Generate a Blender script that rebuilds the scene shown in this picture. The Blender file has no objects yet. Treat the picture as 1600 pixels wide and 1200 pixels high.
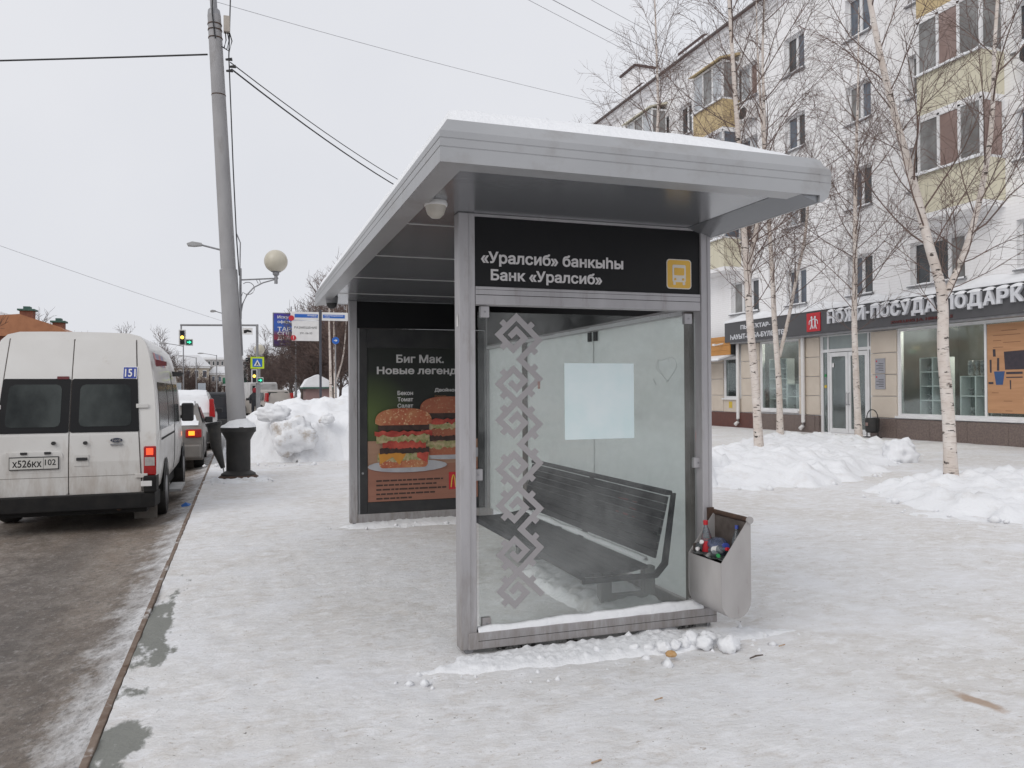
import bpy, math, random
from mathutils import Vector, Matrix, noise as N
R = math.radians
PI = math.pi
scene = bpy.context.scene
col = scene.collection

# ------------------------------------------------------------------ camera
CH = 1.55
cd = bpy.data.cameras.new('camera')
cam = bpy.data.objects.new('camera', cd)
col.objects.link(cam)
cd.sensor_fit = 'HORIZONTAL'
cd.sensor_width = 36.0
cd.lens = 36.0 * 1243.0 / 1600.0
cd.clip_start = 0.05
cd.clip_end = 3000
cam.matrix_world = (Matrix.Translation((0, 0, CH)) @ Matrix.Rotation(-R(18.88), 4, 'Z')
                    @ Matrix.Rotation(R(90) + math.atan(10.3 / 1243), 4, 'X') @ Matrix.Rotation(-R(0.37), 4, 'Z'))
scene.camera = cam

# ------------------------------------------------------------------ sky, light, exposure (overcast winter day)
world = bpy.data.worlds.new('World')
scene.world = world
world.use_nodes = True
nt = world.node_tree
nt.nodes.clear()
wo = nt.nodes.new('ShaderNodeOutputWorld')
sky = nt.nodes.new('ShaderNodeTexSky')
sky.sky_type = 'NISHITA'
sky.sun_disc = False
sky.sun_elevation = R(40)
sky.sun_rotation = R(235)
sky.dust_density = 4.0
b1 = nt.nodes.new('ShaderNodeBackground')
b1.inputs[1].default_value = 0.06
b2 = nt.nodes.new('ShaderNodeBackground')          # the closed cloud deck
b2.inputs[0].default_value = (0.735, 0.745, 0.785, 1)
b2.inputs[1].default_value = 1.0
mx = nt.nodes.new('ShaderNodeMixShader')
mx.inputs[0].default_value = 0.93
cn = nt.nodes.new('ShaderNodeTexNoise')              # faint unevenness of the cloud deck
cn.inputs['Scale'].default_value = 2.2
cn.inputs['Detail'].default_value = 5
tcw = nt.nodes.new('ShaderNodeTexCoord')
nt.links.new(tcw.outputs['Generated'], cn.inputs['Vector'])
cmr = nt.nodes.new('ShaderNodeValToRGB')
cmr.color_ramp.elements[0].position = .3
cmr.color_ramp.elements[1].position = .7
cmr.color_ramp.elements[0].color = (0.705, 0.718, 0.762, 1)
cmr.color_ramp.elements[1].color = (0.765, 0.772, 0.805, 1)
nt.links.new(cn.outputs[0], cmr.inputs[0])
nt.links.new(cmr.outputs[0], b2.inputs[0])
nt.links.new(sky.outputs[0], b1.inputs[0])
nt.links.new(b1.outputs[0], mx.inputs[1])
nt.links.new(b2.outputs[0], mx.inputs[2])
nt.links.new(mx.outputs[0], wo.inputs[0])
sl = bpy.data.lights.new('sun', 'SUN')
sl.energy = 0.95
sl.angle = R(40)
sl.color = (1.0, 0.97, 0.93)
sun = bpy.data.objects.new('sun', sl)
col.objects.link(sun)
sun.rotation_euler = (R(50), 0, R(-55))
scene.view_settings.view_transform = 'Standard'
scene.view_settings.look = 'None'
scene.view_settings.exposure = 0.14
scene.view_settings.gamma = 1.0
scene.view_settings.use_curve_mapping = False
scene.render.engine = 'CYCLES'
scene.cycles.use_denoising = True
scene.cycles.max_bounces = 8
scene.cycles.transparent_max_bounces = 24
scene.cycles.caustics_reflective = False
scene.cycles.caustics_refractive = False

# ------------------------------------------------------------------ materials
MATS = {}


def nodes_of(name):
    m = bpy.data.materials.new(name)
    m.use_nodes = True
    t = m.node_tree
    bs = t.nodes['Principled BSDF']
    return m, t, bs


def nd(t, typ, **kw):
    n = t.nodes.new(typ)
    for k, v in kw.items():
        setattr(n, k, v)
    return n


def lk(t, a, b):
    t.links.new(a, b)


def noise_node(t, vec, scale, detail=4, rough=0.55, dist=0.0):
    n = nd(t, 'ShaderNodeTexNoise')
    n.inputs['Scale'].default_value = scale
    n.inputs['Detail'].default_value = detail
    n.inputs['Roughness'].default_value = rough
    n.inputs['Distortion'].default_value = dist
    if vec is not None:
        lk(t, vec, n.inputs['Vector'])
    return n


def ramp(t, fac, p0, p1, c0=(0, 0, 0, 1), c1=(1, 1, 1, 1)):
    r = nd(t, 'ShaderNodeValToRGB')
    r.color_ramp.elements[0].position = p0
    r.color_ramp.elements[1].position = p1
    r.color_ramp.elements[0].color = c0
    r.color_ramp.elements[1].color = c1
    lk(t, fac, r.inputs[0])
    return r.outputs[0]


def mixc(t, fac, a, b):
    m = nd(t, 'ShaderNodeMix', data_type='RGBA')
    if isinstance(fac, (int, float)):
        m.inputs[0].default_value = fac
    else:
        lk(t, fac, m.inputs[0])
    for s, v in ((6, a), (7, b)):
        if isinstance(v, tuple):
            m.inputs[s].default_value = v if len(v) == 4 else v + (1,)
        else:
            lk(t, v, m.inputs[s])
    return m.outputs[2]


def math_(t, op, a, b=None, clamp=False):
    m = nd(t, 'ShaderNodeMath', operation=op, use_clamp=clamp)
    for i, v in enumerate((a, b)):
        if v is None:
            continue
        if isinstance(v, (int, float)):
            m.inputs[i].default_value = v
        else:
            lk(t, v, m.inputs[i])
    return m.outputs[0]


def pos_vec(t, stretch=(1, 1, 1), obj=True):
    mp = nd(t, 'ShaderNodeMapping')
    mp.inputs['Scale'].default_value = stretch
    if obj:
        tc = nd(t, 'ShaderNodeTexCoord')
        lk(t, tc.outputs['Object'], mp.inputs[0])
    else:
        g = nd(t, 'ShaderNodeNewGeometry')
        lk(t, g.outputs['Position'], mp.inputs[0])
    return mp.outputs[0]


def bump(t, bs, height, strength, dist=0.01):
    b = nd(t, 'ShaderNodeBump')
    b.inputs['Strength'].default_value = strength
    b.inputs['Distance'].default_value = dist
    lk(t, height, b.inputs['Height'])
    lk(t, b.outputs[0], bs.inputs['Normal'])


def M(name, c1, c2=None, scale=6, rough=0.6, metal=0.0, bmp=0.0, bscale=60, spec=0.5,
      stretch=(1, 1, 1), rng=(0.35, 0.65), obj=True, dirt=None, dscale=3, drng=(0.5, 0.7), coat=0):
    if name in MATS:
        return MATS[name]
    m, t, bs = nodes_of(name)
    bs.inputs['Roughness'].default_value = rough
    bs.inputs['Metallic'].default_value = metal
    bs.inputs['Specular IOR Level'].default_value = spec
    bs.inputs['Coat Weight'].default_value = coat
    v = pos_vec(t, stretch, obj)
    if c2 is None:
        c2 = tuple(x * 0.88 for x in c1)
    n = noise_node(t, v, scale)
    c = mixc(t, ramp(t, n.outputs[0], *rng), c1, c2)
    if dirt:
        n2 = noise_node(t, v, dscale, 8, 0.7)
        c = mixc(t, ramp(t, n2.outputs[0], *drng), c, dirt)
    lk(t, c, bs.inputs['Base Color'])
    if bmp:
        nb = noise_node(t, v, bscale, 5)
        bump(t, bs, nb.outputs[0], bmp)
    MATS[name] = m
    return m


def emis(name, c, strength):
    m, t, bs = nodes_of(name)
    bs.inputs['Base Color'].default_value = c + (1,)
    bs.inputs['Emission Color'].default_value = c + (1,)
    bs.inputs['Emission Strength'].default_value = strength
    n = noise_node(t, pos_vec(t), 40)
    lk(t, mixc(t, n.outputs[0], c, tuple(x * 0.8 for x in c)), bs.inputs['Base Color'])
    MATS[name] = m
    return m


def snow_mat(name, dirty=0.0):
    m, t, bs = nodes_of(name)
    v = pos_vec(t, obj=False)
    n1 = noise_node(t, v, 1.3, 6)
    c = mixc(t, ramp(t, n1.outputs[0], .3, .7), (0.86, 0.87, 0.89), (0.79, 0.80, 0.82))
    if dirty:
        n2 = noise_node(t, v, 3.2, 8, .7)
        c = mixc(t, math_(t, 'MULTIPLY', ramp(t, n2.outputs[0], .52, .72), dirty), c, (0.40, 0.33, 0.26))
    lk(t, c, bs.inputs['Base Color'])
    bs.inputs['Roughness'].default_value = 0.85
    bs.inputs['Specular IOR Level'].default_value = 0.2
    n3 = noise_node(t, v, 22, 8, .65)
    bump(t, bs, n3.outputs[0], 0.55, 0.03)
    MATS[name] = m
    return m


def pavement_mat():
    m, t, bs = nodes_of('trampled_snow')
    v = pos_vec(t, obj=False)
    vs = pos_vec(t, (1.0, 1.6, 1), obj=False)
    c = (0.755, 0.753, 0.757, 1)
    n1 = noise_node(t, v, 0.5, 6, .6)
    c = mixc(t, math_(t, 'MULTIPLY', ramp(t, n1.outputs[0], .42, .62), .8), c, (0.665, 0.642, 0.615))
    n2 = noise_node(t, vs, 4.5, 10, .76)
    c = mixc(t, math_(t, 'MULTIPLY', ramp(t, n2.outputs[0], .50, .70), .65), c, (0.52, 0.465, 0.41))
    n3 = noise_node(t, vs, 6, 9, .74)
    c = mixc(t, math_(t, 'MULTIPLY', ramp(t, n3.outputs[0], .48, .64), .8), c, (0.86, 0.865, 0.885))
    n4 = noise_node(t, vs, 21, 7, .75)
    c = mixc(t, math_(t, 'MULTIPLY', ramp(t, n4.outputs[0], .60, .66), .7), c, (0.36, 0.29, 0.23))
    n8 = noise_node(t, v, 34, 3, .6)
    c = mixc(t, math_(t, 'MULTIPLY', ramp(t, n8.outputs[0], .70, .73), .9), c, (0.10, 0.085, 0.075))
    n5 = noise_node(t, v, 1.3, 5)
    c = mixc(t, math_(t, 'MULTIPLY', ramp(t, n5.outputs[0], .52, .68), .6), c, (0.83, 0.84, 0.87))
    # bare wet concrete showing along the kerb
    sx = nd(t, 'ShaderNodeSeparateXYZ')
    lk(t, v, sx.inputs[0])
    n6 = noise_node(t, pos_vec(t, (.9, .42, 1), obj=False), 2.3, 9, .62)
    k = math_(t, 'MULTIPLY', math_(t, 'SUBTRACT', -0.30, sx.outputs[0]), 1.5)
    far = math_(t, 'MULTIPLY', math_(t, 'SUBTRACT', sx.outputs[1], 6.0), 0.05)
    far = math_(t, 'MAXIMUM', far, 0.0)
    s = math_(t, 'SUBTRACT', math_(t, 'ADD', n6.outputs[0], math_(t, 'MINIMUM', k, 0.25)), far)
    wet = ramp(t, s, .70, .735)
    c = mixc(t, wet, c, (0.24, 0.245, 0.225))
    # sand and slush stain
    sv = nd(t, 'ShaderNodeVectorMath', operation='DISTANCE')
    mp = pos_vec(t, (1.1, .38, 0), obj=False)
    lk(t, mp, sv.inputs[0])
    sv.inputs[1].default_value = (3.44 * 1.1, 2.98 * .38, 0)
    n7 = noise_node(t, v, 9, 6)
    st = math_(t, 'ADD', sv.outputs['Value'], math_(t, 'MULTIPLY', n7.outputs[0], 0.10))
    c = mixc(t, math_(t, 'MULTIPLY', ramp(t, st, .085, .115, (1, 1, 1, 1), (0, 0, 0, 1)), .8), c, (0.42, 0.29, 0.20))
    lk(t, c, bs.inputs['Base Color'])
    bs.inputs['Roughness'].default_value = 0.7
    bs.inputs['Specular IOR Level'].default_value = 0.25
    nb = noise_node(t, vs, 11, 9, .7)
    bump(t, bs, nb.outputs[0], 0.6, 0.035)
    MATS['pave'] = m
    return m


def road_mat():
    m, t, bs = nodes_of('slushy_asphalt')
    v = pos_vec(t, (1, .28, 1), obj=False)
    v2 = pos_vec(t, (1, .7, 1), obj=False)
    n1 = noise_node(t, v, .9, 6, .6)
    c = mixc(t, ramp(t, n1.outputs[0], .36, .64), (0.135, 0.112, 0.094), (0.28, 0.225, 0.18))
    n2 = noise_node(t, v2, 4.5, 10, .74)
    c = mixc(t, math_(t, 'MULTIPLY', ramp(t, n2.outputs[0], .44, .66), .65), c, (0.39, 0.35, 0.31))
    n3 = noise_node(t, v2, 7, 9, .74)
    c = mixc(t, math_(t, 'MULTIPLY', ramp(t, n3.outputs[0], .52, .66), .6), c, (0.09, 0.075, 0.065))
    # wheel tracks: worn dark lanes running along the street
    sx = nd(t, 'ShaderNodeSeparateXYZ')
    lk(t, pos_vec(t, obj=False), sx.inputs[0])
    nw = noise_node(t, pos_vec(t, (1, .12, 1), obj=False), 1.6, 4)
    ph = math_(t, 'ADD', math_(t, 'MULTIPLY', sx.outputs[0], 3.6), math_(t, 'MULTIPLY', nw.outputs[0], 2.2))
    trk = math_(t, 'SINE', ph)
    c = mixc(t, math_(t, 'MULTIPLY', ramp(t, trk, .35, .95), .35), c, (0.085, 0.078, 0.074))
    n4 = noise_node(t, v2, 4.5, 10, .74)
    e = math_(t, 'MULTIPLY', math_(t, 'ADD', sx.outputs[0], 1.12), 1.0)
    s = math_(t, 'ADD', n4.outputs[0], math_(t, 'MAXIMUM', e, -0.45))
    c = mixc(t, ramp(t, s, .70, 1.10), c, (0.72, 0.72, 0.73))
    lk(t, c, bs.inputs['Base Color'])
    bs.inputs['Roughness'].default_value = 0.55
    bs.inputs['Specular IOR Level'].default_value = 0.4
    n9 = noise_node(t, v2, 30, 6, .75)
    c = mixc(t, math_(t, 'MULTIPLY', ramp(t, n9.outputs[0], .50, .64), .5), c, (0.055, 0.05, 0.046))
    n10 = noise_node(t, v2, 24, 6, .75)
    c = mixc(t, math_(t, 'MULTIPLY', ramp(t, n10.outputs[0], .55, .66), .5), c, (0.46, 0.44, 0.42))
    lk(t, c, bs.inputs['Base Color'])
    nb = noise_node(t, v2, 12, 10, .78)
    bump(t, bs, nb.outputs[0], 0.8, 0.035)
    MATS['road'] = m
    return m


def glass_mat(name, tint, frost, lo, hi, fscale=1.2, gloss=0.06, hgrad=None, seedv=(1, 1, 1), trans=.45):
    """thin sheet: tinted see-through glass, a frost film with its own uneven shape, a faint reflection"""
    m, t, bs = nodes_of(name)
    t.nodes.remove(bs)
    out = t.nodes['Material Output']
    tr = nd(t, 'ShaderNodeBsdfTransparent')
    tr.inputs[0].default_value = tint + (1,)
    df = nd(t, 'ShaderNodeBsdfDiffuse')
    df.inputs[0].default_value = frost + (1,)
    tl = nd(t, 'ShaderNodeBsdfTranslucent')
    tl.inputs[0].default_value = frost + (1,)
    fr = nd(t, 'ShaderNodeMixShader')
    fr.inputs[0].default_value = trans
    lk(t, df.outputs[0], fr.inputs[1])
    lk(t, tl.outputs[0], fr.inputs[2])
    v = pos_vec(t, seedv, obj=False)
    n = noise_node(t, v, fscale, 7, .62, .6)
    n2 = noise_node(t, v, fscale * 9, 6, .6)
    f = math_(t, 'ADD', math_(t, 'MULTIPLY', n.outputs[0], .75), math_(t, 'MULTIPLY', n2.outputs[0], .25))
    mr = nd(t, 'ShaderNodeMapRange')
    mr.inputs[1].default_value = .36
    mr.inputs[2].default_value = .64
    mr.inputs[3].default_value = lo
    mr.inputs[4].default_value = hi
    lk(t, f, mr.inputs[0])
    fac = mr.outputs[0]
    if hgrad:
        sx = nd(t, 'ShaderNodeSeparateXYZ')
        lk(t, pos_vec(t, obj=False), sx.inputs[0])
        g = nd(t, 'ShaderNodeMapRange')
        g.inputs[1].default_value = hgrad[0]
        g.inputs[2].default_value = hgrad[1]
        g.inputs[3].default_value = hgrad[2]
        g.inputs[4].default_value = 0
        lk(t, sx.outputs[2], g.inputs[0])
        fac = math_(t, 'ADD', fac, g.outputs[0], True)
    m1 = nd(t, 'ShaderNodeMixShader')
    lk(t, fac, m1.inputs[0])
    lk(t, tr.outputs[0], m1.inputs[1])
    lk(t, fr.outputs[0], m1.inputs[2])
    gl = nd(t, 'ShaderNodeBsdfGlossy')
    gl.inputs['Roughness'].default_value = 0.06
    m2 = nd(t, 'ShaderNodeMixShader')
    fn = nd(t, 'ShaderNodeFresnel')
    fn.inputs[0].default_value = 1.45
    lk(t, math_(t, 'MULTIPLY', fn.outputs[0], gloss * 10, True), m2.inputs[0])
    lk(t, m1.outputs[0], m2.inputs[1])
    lk(t, gl.outputs[0], m2.inputs[2])
    lk(t, m2.outputs[0], out.inputs[0])
    MATS[name] = m
    return m


def birch_mat():
    m, t, bs = nodes_of('birch_bark')
    v = pos_vec(t, (1, 1, 3.2), obj=False)
    n1 = noise_node(t, v, 5.5, 4, .6)
    vv = pos_vec(t, (1, 1, 1), obj=False)
    n2 = noise_node(t, vv, 4, 4)
    c = mixc(t, ramp(t, n2.outputs[0], .35, .65), (0.69, 0.635, 0.59), (0.57, 0.495, 0.44))
    c = mixc(t, ramp(t, n1.outputs[0], .605, .635), c, (0.05, 0.04, 0.035))
    n3 = noise_node(t, pos_vec(t, (1, 1, 9), obj=False), 7, 4)
    c = mixc(t, math_(t, 'MULTIPLY', ramp(t, n3.outputs[0], .58, .66), .6), c, (0.26, 0.18, 0.14))
    lk(t, c, bs.inputs['Base Color'])
    bs.inputs['Roughness'].default_value = 0.8
    bump(t, bs, n1.outputs[0], .5, .02)
    MATS['birch'] = m
    return m


def plaster_mat():
    m, t, bs = nodes_of('painted_brick')
    mp = nd(t, 'ShaderNodeMapping')
    tc = nd(t, 'ShaderNodeNewGeometry')
    lk(t, tc.outputs['Position'], mp.inputs[0])
    mp.inputs['Rotation'].default_value = (0, R(90), R(90))
    sx = nd(t, 'ShaderNodeSeparateXYZ')
    lk(t, tc.outputs['Position'], sx.inputs[0])
    cb = nd(t, 'ShaderNodeCombineXYZ')
    lk(t, sx.outputs[1], cb.inputs[0])
    lk(t, sx.outputs[2], cb.inputs[1])
    br = nd(t, 'ShaderNodeTexBrick')
    br.inputs['Scale'].default_value = 1.0
    br.inputs['Brick Width'].default_value = 0.27
    br.inputs['Row Height'].default_value = 0.085
    br.inputs['Mortar Size'].default_value = 0.012
    br.inputs['Color1'].default_value = (0.86, 0.855, 0.86, 1)
    br.inputs['Color2'].default_value = (0.84, 0.835, 0.84, 1)
    br.inputs['Mortar'].default_value = (0.80, 0.79, 0.79, 1)
    lk(t, cb.outputs[0], br.inputs[0])
    v = pos_vec(t, (1, 1, .35), obj=False)
    n = noise_node(t, v, .9, 7, .65)
    c = mixc(t, math_(t, 'MULTIPLY', ramp(t, n.outputs[0], .5, .75), .5), br.outputs[0], (0.63, 0.61, 0.59))
    lk(t, c, bs.inputs['Base Color'])
    bs.inputs['Roughness'].default_value = .85
    bump(t, bs, br.outputs['Fac'], -.25, .02)
    MATS['plaster'] = m
    return m


def pane_mat(name, c1, c2):
    m, t, bs = nodes_of(name)
    v = pos_vec(t, (1, 1, .6), obj=False)
    n = noise_node(t, v, 1.6, 5)
    lk(t, mixc(t, ramp(t, n.outputs[0], .4, .62), c1, c2), bs.inputs['Base Color'])
    bs.inputs['Roughness'].default_value = .08
    bs.inputs['Specular IOR Level'].default_value = .6
    MATS[name] = m
    return m


SNOW = snow_mat('clean_snow')
SNOWD = snow_mat('dirty_snow', .5)
SNOWL = snow_mat('slightly_sooty_snow', .22)
SNOWDD = snow_mat('sandy_snow', 1.0)
PAVE = pavement_mat()
ROAD = road_mat()
BIRCH = birch_mat()
PLASTER = plaster_mat()
TWIG = M('birch_twig', (0.16, 0.105, 0.085), (0.10, 0.07, 0.062), 3, .8, obj=False)
TWIGB = M('brown_twig', (0.13, 0.088, 0.075), (0.085, 0.062, 0.058), 2, .9, obj=False)
BARK = M('grey_bark', (0.12, 0.095, 0.08), (0.07, 0.055, 0.05), 5, .9)
ALU = M('grey_painted_aluminium', (0.41, 0.40, 0.412), (0.345, 0.335, 0.345), 4, .42, .15, .06, 90, stretch=(1.5, 1.5, .35), dirt=(0.24, 0.215, 0.20), dscale=6, drng=(.54, .78))
ALUF = M('grey_fascia_metal', (0.37, 0.375, 0.385), (0.335, 0.34, 0.35), 1.6, .38, .2, .04, 50, dirt=(0.27, 0.258, 0.25), dscale=2.6, drng=(.52, .76))
_t = ALU.node_tree
_bs = _t.nodes['Principled BSDF']
_src = _bs.inputs['Base Color'].links[0].from_socket
_sx = nd(_t, 'ShaderNodeSeparateXYZ')
lk(_t, pos_vec(_t, obj=False), _sx.inputs[0])
_n = noise_node(_t, pos_vec(_t, (6, 6, 1.2), obj=False), 3.0, 8, .7)
_d = math_(_t, 'ADD', _n.outputs[0], math_(_t, 'MULTIPLY', math_(_t, 'MAXIMUM', math_(_t, 'SUBTRACT', .55, _sx.outputs[2]), -.35), .45))
lk(_t, mixc(_t, math_(_t, 'MULTIPLY', ramp(_t, _d, .52, .85), .75), _src, (0.20, 0.175, 0.155)), _bs.inputs['Base Color'])
SOFFIT = M('soffit_metal', (0.25, 0.258, 0.272), (0.225, 0.232, 0.245), 1.0, .22, .45, .02, 30)
SIGNBLK = M('black_sign_film', (0.008, 0.008, 0.009), (0.010, 0.010, 0.011), 4, .45, spec=.22)
LETTER = M('pale_letter_film', (0.62, 0.60, 0.60), (0.58, 0.56, 0.56), 8, .6)
YELLOW = M('yellow_film', (0.70, 0.42, 0.06), (0.64, 0.38, 0.06), 8, .5)
ORN = M('grey_ornament_film', (0.295, 0.28, 0.286), (0.325, 0.31, 0.316), 3, .6)
PAPER = M('pale_blue_paper', (0.60, 0.72, 0.73), (0.68, 0.76, 0.77), 5, .55)
GLASSN = glass_mat('frosted_side_glass', (0.92, 0.94, 0.93), (0.90, 0.91, 0.905), .0, .13, 1.1, .026, (0.1, .8, .05))
GLASSB = glass_mat('fogged_back_glass', (0.90, 0.94, 0.93), (0.93, 0.95, 0.94), .55, .88, .9, .04, (0.0, 1.2, .08), (1, .5, 1), .80)
SHOPGL = glass_mat('shop_glass', (0.90, 0.945, 0.935), (0.40, 0.48, 0.47), .0, .05, .8, .04)
CONC = M('pole_concrete', (0.36, 0.355, 0.36), (0.29, 0.285, 0.29), 2.2, .8, 0, .3, 40, stretch=(1, 1, .4), dirt=(0.20, 0.185, 0.175), dscale=2.5, drng=(.6, .8))
STEEL = M('galvanised_steel', (0.30, 0.30, 0.31), (0.24, 0.24, 0.25), 6, .5, .3)
IRON = M('black_cast_iron', (0.018, 0.018, 0.018), (0.03, 0.028, 0.026), 5, .6, 0, .2, 30)
RUST = M('rusty_iron', (0.10, 0.055, 0.035), (0.045, 0.03, 0.024), 14, .85, 0, .4, 40)
RUBBER = M('tyre_rubber', (0.018, 0.018, 0.018), (0.04, 0.037, 0.034), 4, .85)
PLASTIC = M('black_plastic', (0.02, 0.02, 0.022), (0.035, 0.034, 0.034), 5, .5)
WHITEP = M('white_van_paint', (0.66, 0.65, 0.63), (0.61, 0.595, 0.57), 1.3, .35, 0, 0, spec=.5, dirt=(0.44, 0.385, 0.33), dscale=2.4, drng=(.60, .85), coat=.3)
_t = WHITEP.node_tree
_bs = _t.nodes['Principled BSDF']
_src = _bs.inputs['Base Color'].links[0].from_socket
_sx = nd(_t, 'ShaderNodeSeparateXYZ')
lk(_t, pos_vec(_t, obj=False), _sx.inputs[0])
_n = noise_node(_t, pos_vec(_t, (3, 3, .8), obj=False), 2.2, 7, .7)
_d = math_(_t, 'ADD', _n.outputs[0], math_(_t, 'MULTIPLY', math_(_t, 'SUBTRACT', .75, _sx.outputs[2]), .30))
lk(_t, mixc(_t, math_(_t, 'MULTIPLY', ramp(_t, _d, .50, .85), .8), _src, (0.36, 0.30, 0.25)), _bs.inputs['Base Color'])
VANGL = pane_mat('van_glass', (0.010, 0.013, 0.013), (0.05, 0.058, 0.056))
VANGL.node_tree.nodes['Principled BSDF'].inputs['Specular IOR Level'].default_value = .28
VANGL.node_tree.nodes['Principled BSDF'].inputs['Roughness'].default_value = .16
REDL = M('red_lens', (0.40, 0.012, 0.012), (0.30, 0.01, 0.01), 20, .2)
CLEARL = M('clear_lens', (0.45, 0.42, 0.40), (0.32, 0.30, 0.29), 30, .25)
REDON = emis('lit_red_lamp', (1.0, 0.06, 0.02), 1.6)
ORANGEON = emis('lit_orange_lamp', (1.0, 0.25, 0.02), 2.0)
YELON = emis('lit_amber_signal', (1.0, 0.62, 0.08), 2.5)
GRNON = emis('lit_green_signal', (0.05, 0.85, 0.45), 1.3)
DARK = M('black_gap', (0.01, 0.01, 0.01), (0.015, 0.015, 0.015), 5, .8)
WHITE = M('white_plastic', (0.74, 0.73, 0.72), (0.68, 0.67, 0.66), 6, .5)
BLUE = M('blue_film', (0.015, 0.10, 0.42), (0.02, 0.13, 0.48), 6, .5)
NAVY = M('navy_print', (0.03, 0.06, 0.25), (0.035, 0.07, 0.28), 6, .5)
RED = M('red_film', (0.52, 0.02, 0.03), (0.46, 0.02, 0.03), 6, .5)
GLOBE = M('opal_globe', (0.56, 0.52, 0.43), (0.50, 0.465, 0.38), 4, .35)
WOODB = M('dark_bench_slat', (0.016, 0.017, 0.021), (0.03, 0.03, 0.035), 6, .6, 0, .15, 60, spec=.25, stretch=(1, .1, 1))
GALV = M('grey_bin_paint', (0.40, 0.385, 0.38), (0.34, 0.325, 0.32), 5, .6, 0, .12, 40, stretch=(1, 1, .4), dirt=(0.16, 0.115, 0.09), dscale=5, drng=(.60, .74))
BEIGE = M('beige_stone_cladding', (0.60, 0.53, 0.45), (0.54, 0.47, 0.395), 1.5, .8, 0, .15, 50, obj=False)
GRANITE = M('brown_granite', (0.19, 0.145, 0.125), (0.13, 0.10, 0.09), 22, .5, 0, 0, rng=(.4, .6), obj=False)
REDGRAN = M('red_granite', (0.13, 0.045, 0.032), (0.09, 0.035, 0.028), 14, .45, obj=False)
FASC = M('dark_grey_fascia', (0.085, 0.085, 0.09), (0.075, 0.075, 0.08), 2, .6)
ORANGEW = M('orange_boarding', (0.52, 0.25, 0.07), (0.44, 0.21, 0.06), 3, .6, stretch=(1, .3, 4))
FRAMEW = M('white_window_frame', (0.74, 0.74, 0.745), (0.68, 0.68, 0.68), 3, .5)
YBALC = M('ochre_balcony_sheet', (0.55, 0.43, 0.24), (0.48, 0.37, 0.20), 2, .65, 0, .2, 25, stretch=(1, 6, .3))
CBALC = M('cream_balcony_sheet', (0.66, 0.62, 0.49), (0.60, 0.56, 0.43), 2, .65, 0, .2, 25, stretch=(1, 6, .3))
PANES = [pane_mat('dark_pane', (0.025, 0.03, 0.033), (0.06, 0.065, 0.07)),
         pane_mat('blue_pane', (0.07, 0.085, 0.11), (0.13, 0.15, 0.18)),
         pane_mat('curtain_pane', (0.16, 0.155, 0.15), (0.27, 0.27, 0.265)),
         pane_mat('pink_curtain_pane', (0.24, 0.17, 0.15), (0.31, 0.225, 0.20)),
         pane_mat('pale_pane', (0.38, 0.40, 0.42), (0.48, 0.50, 0.52))]
BRICK = M('red_brick', (0.26, 0.105, 0.065), (0.19, 0.075, 0.05), 9, .85, obj=False)
ORROOF = M('orange_metal_roof', (0.40, 0.17, 0.08), (0.34, 0.14, 0.065), 4, .6, obj=False)
GREENM = M('green_metal', (0.05, 0.13, 0.10), (0.04, 0.10, 0.08), 4, .5)
CREAMW = M('cream_render', (0.52, 0.46, 0.38), (0.46, 0.41, 0.34), 1, .85, obj=False)
GREYW = M('grey_render', (0.40, 0.38, 0.37), (0.35, 0.335, 0.33), 1, .85, obj=False)
WIRE = M('black_cable', (0.02, 0.02, 0.022), (0.03, 0.03, 0.032), 5, .7)
WIREG = M('thin_grey_cable', (0.40, 0.40, 0.42), (0.36, 0.36, 0.38), 5, .7)


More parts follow.
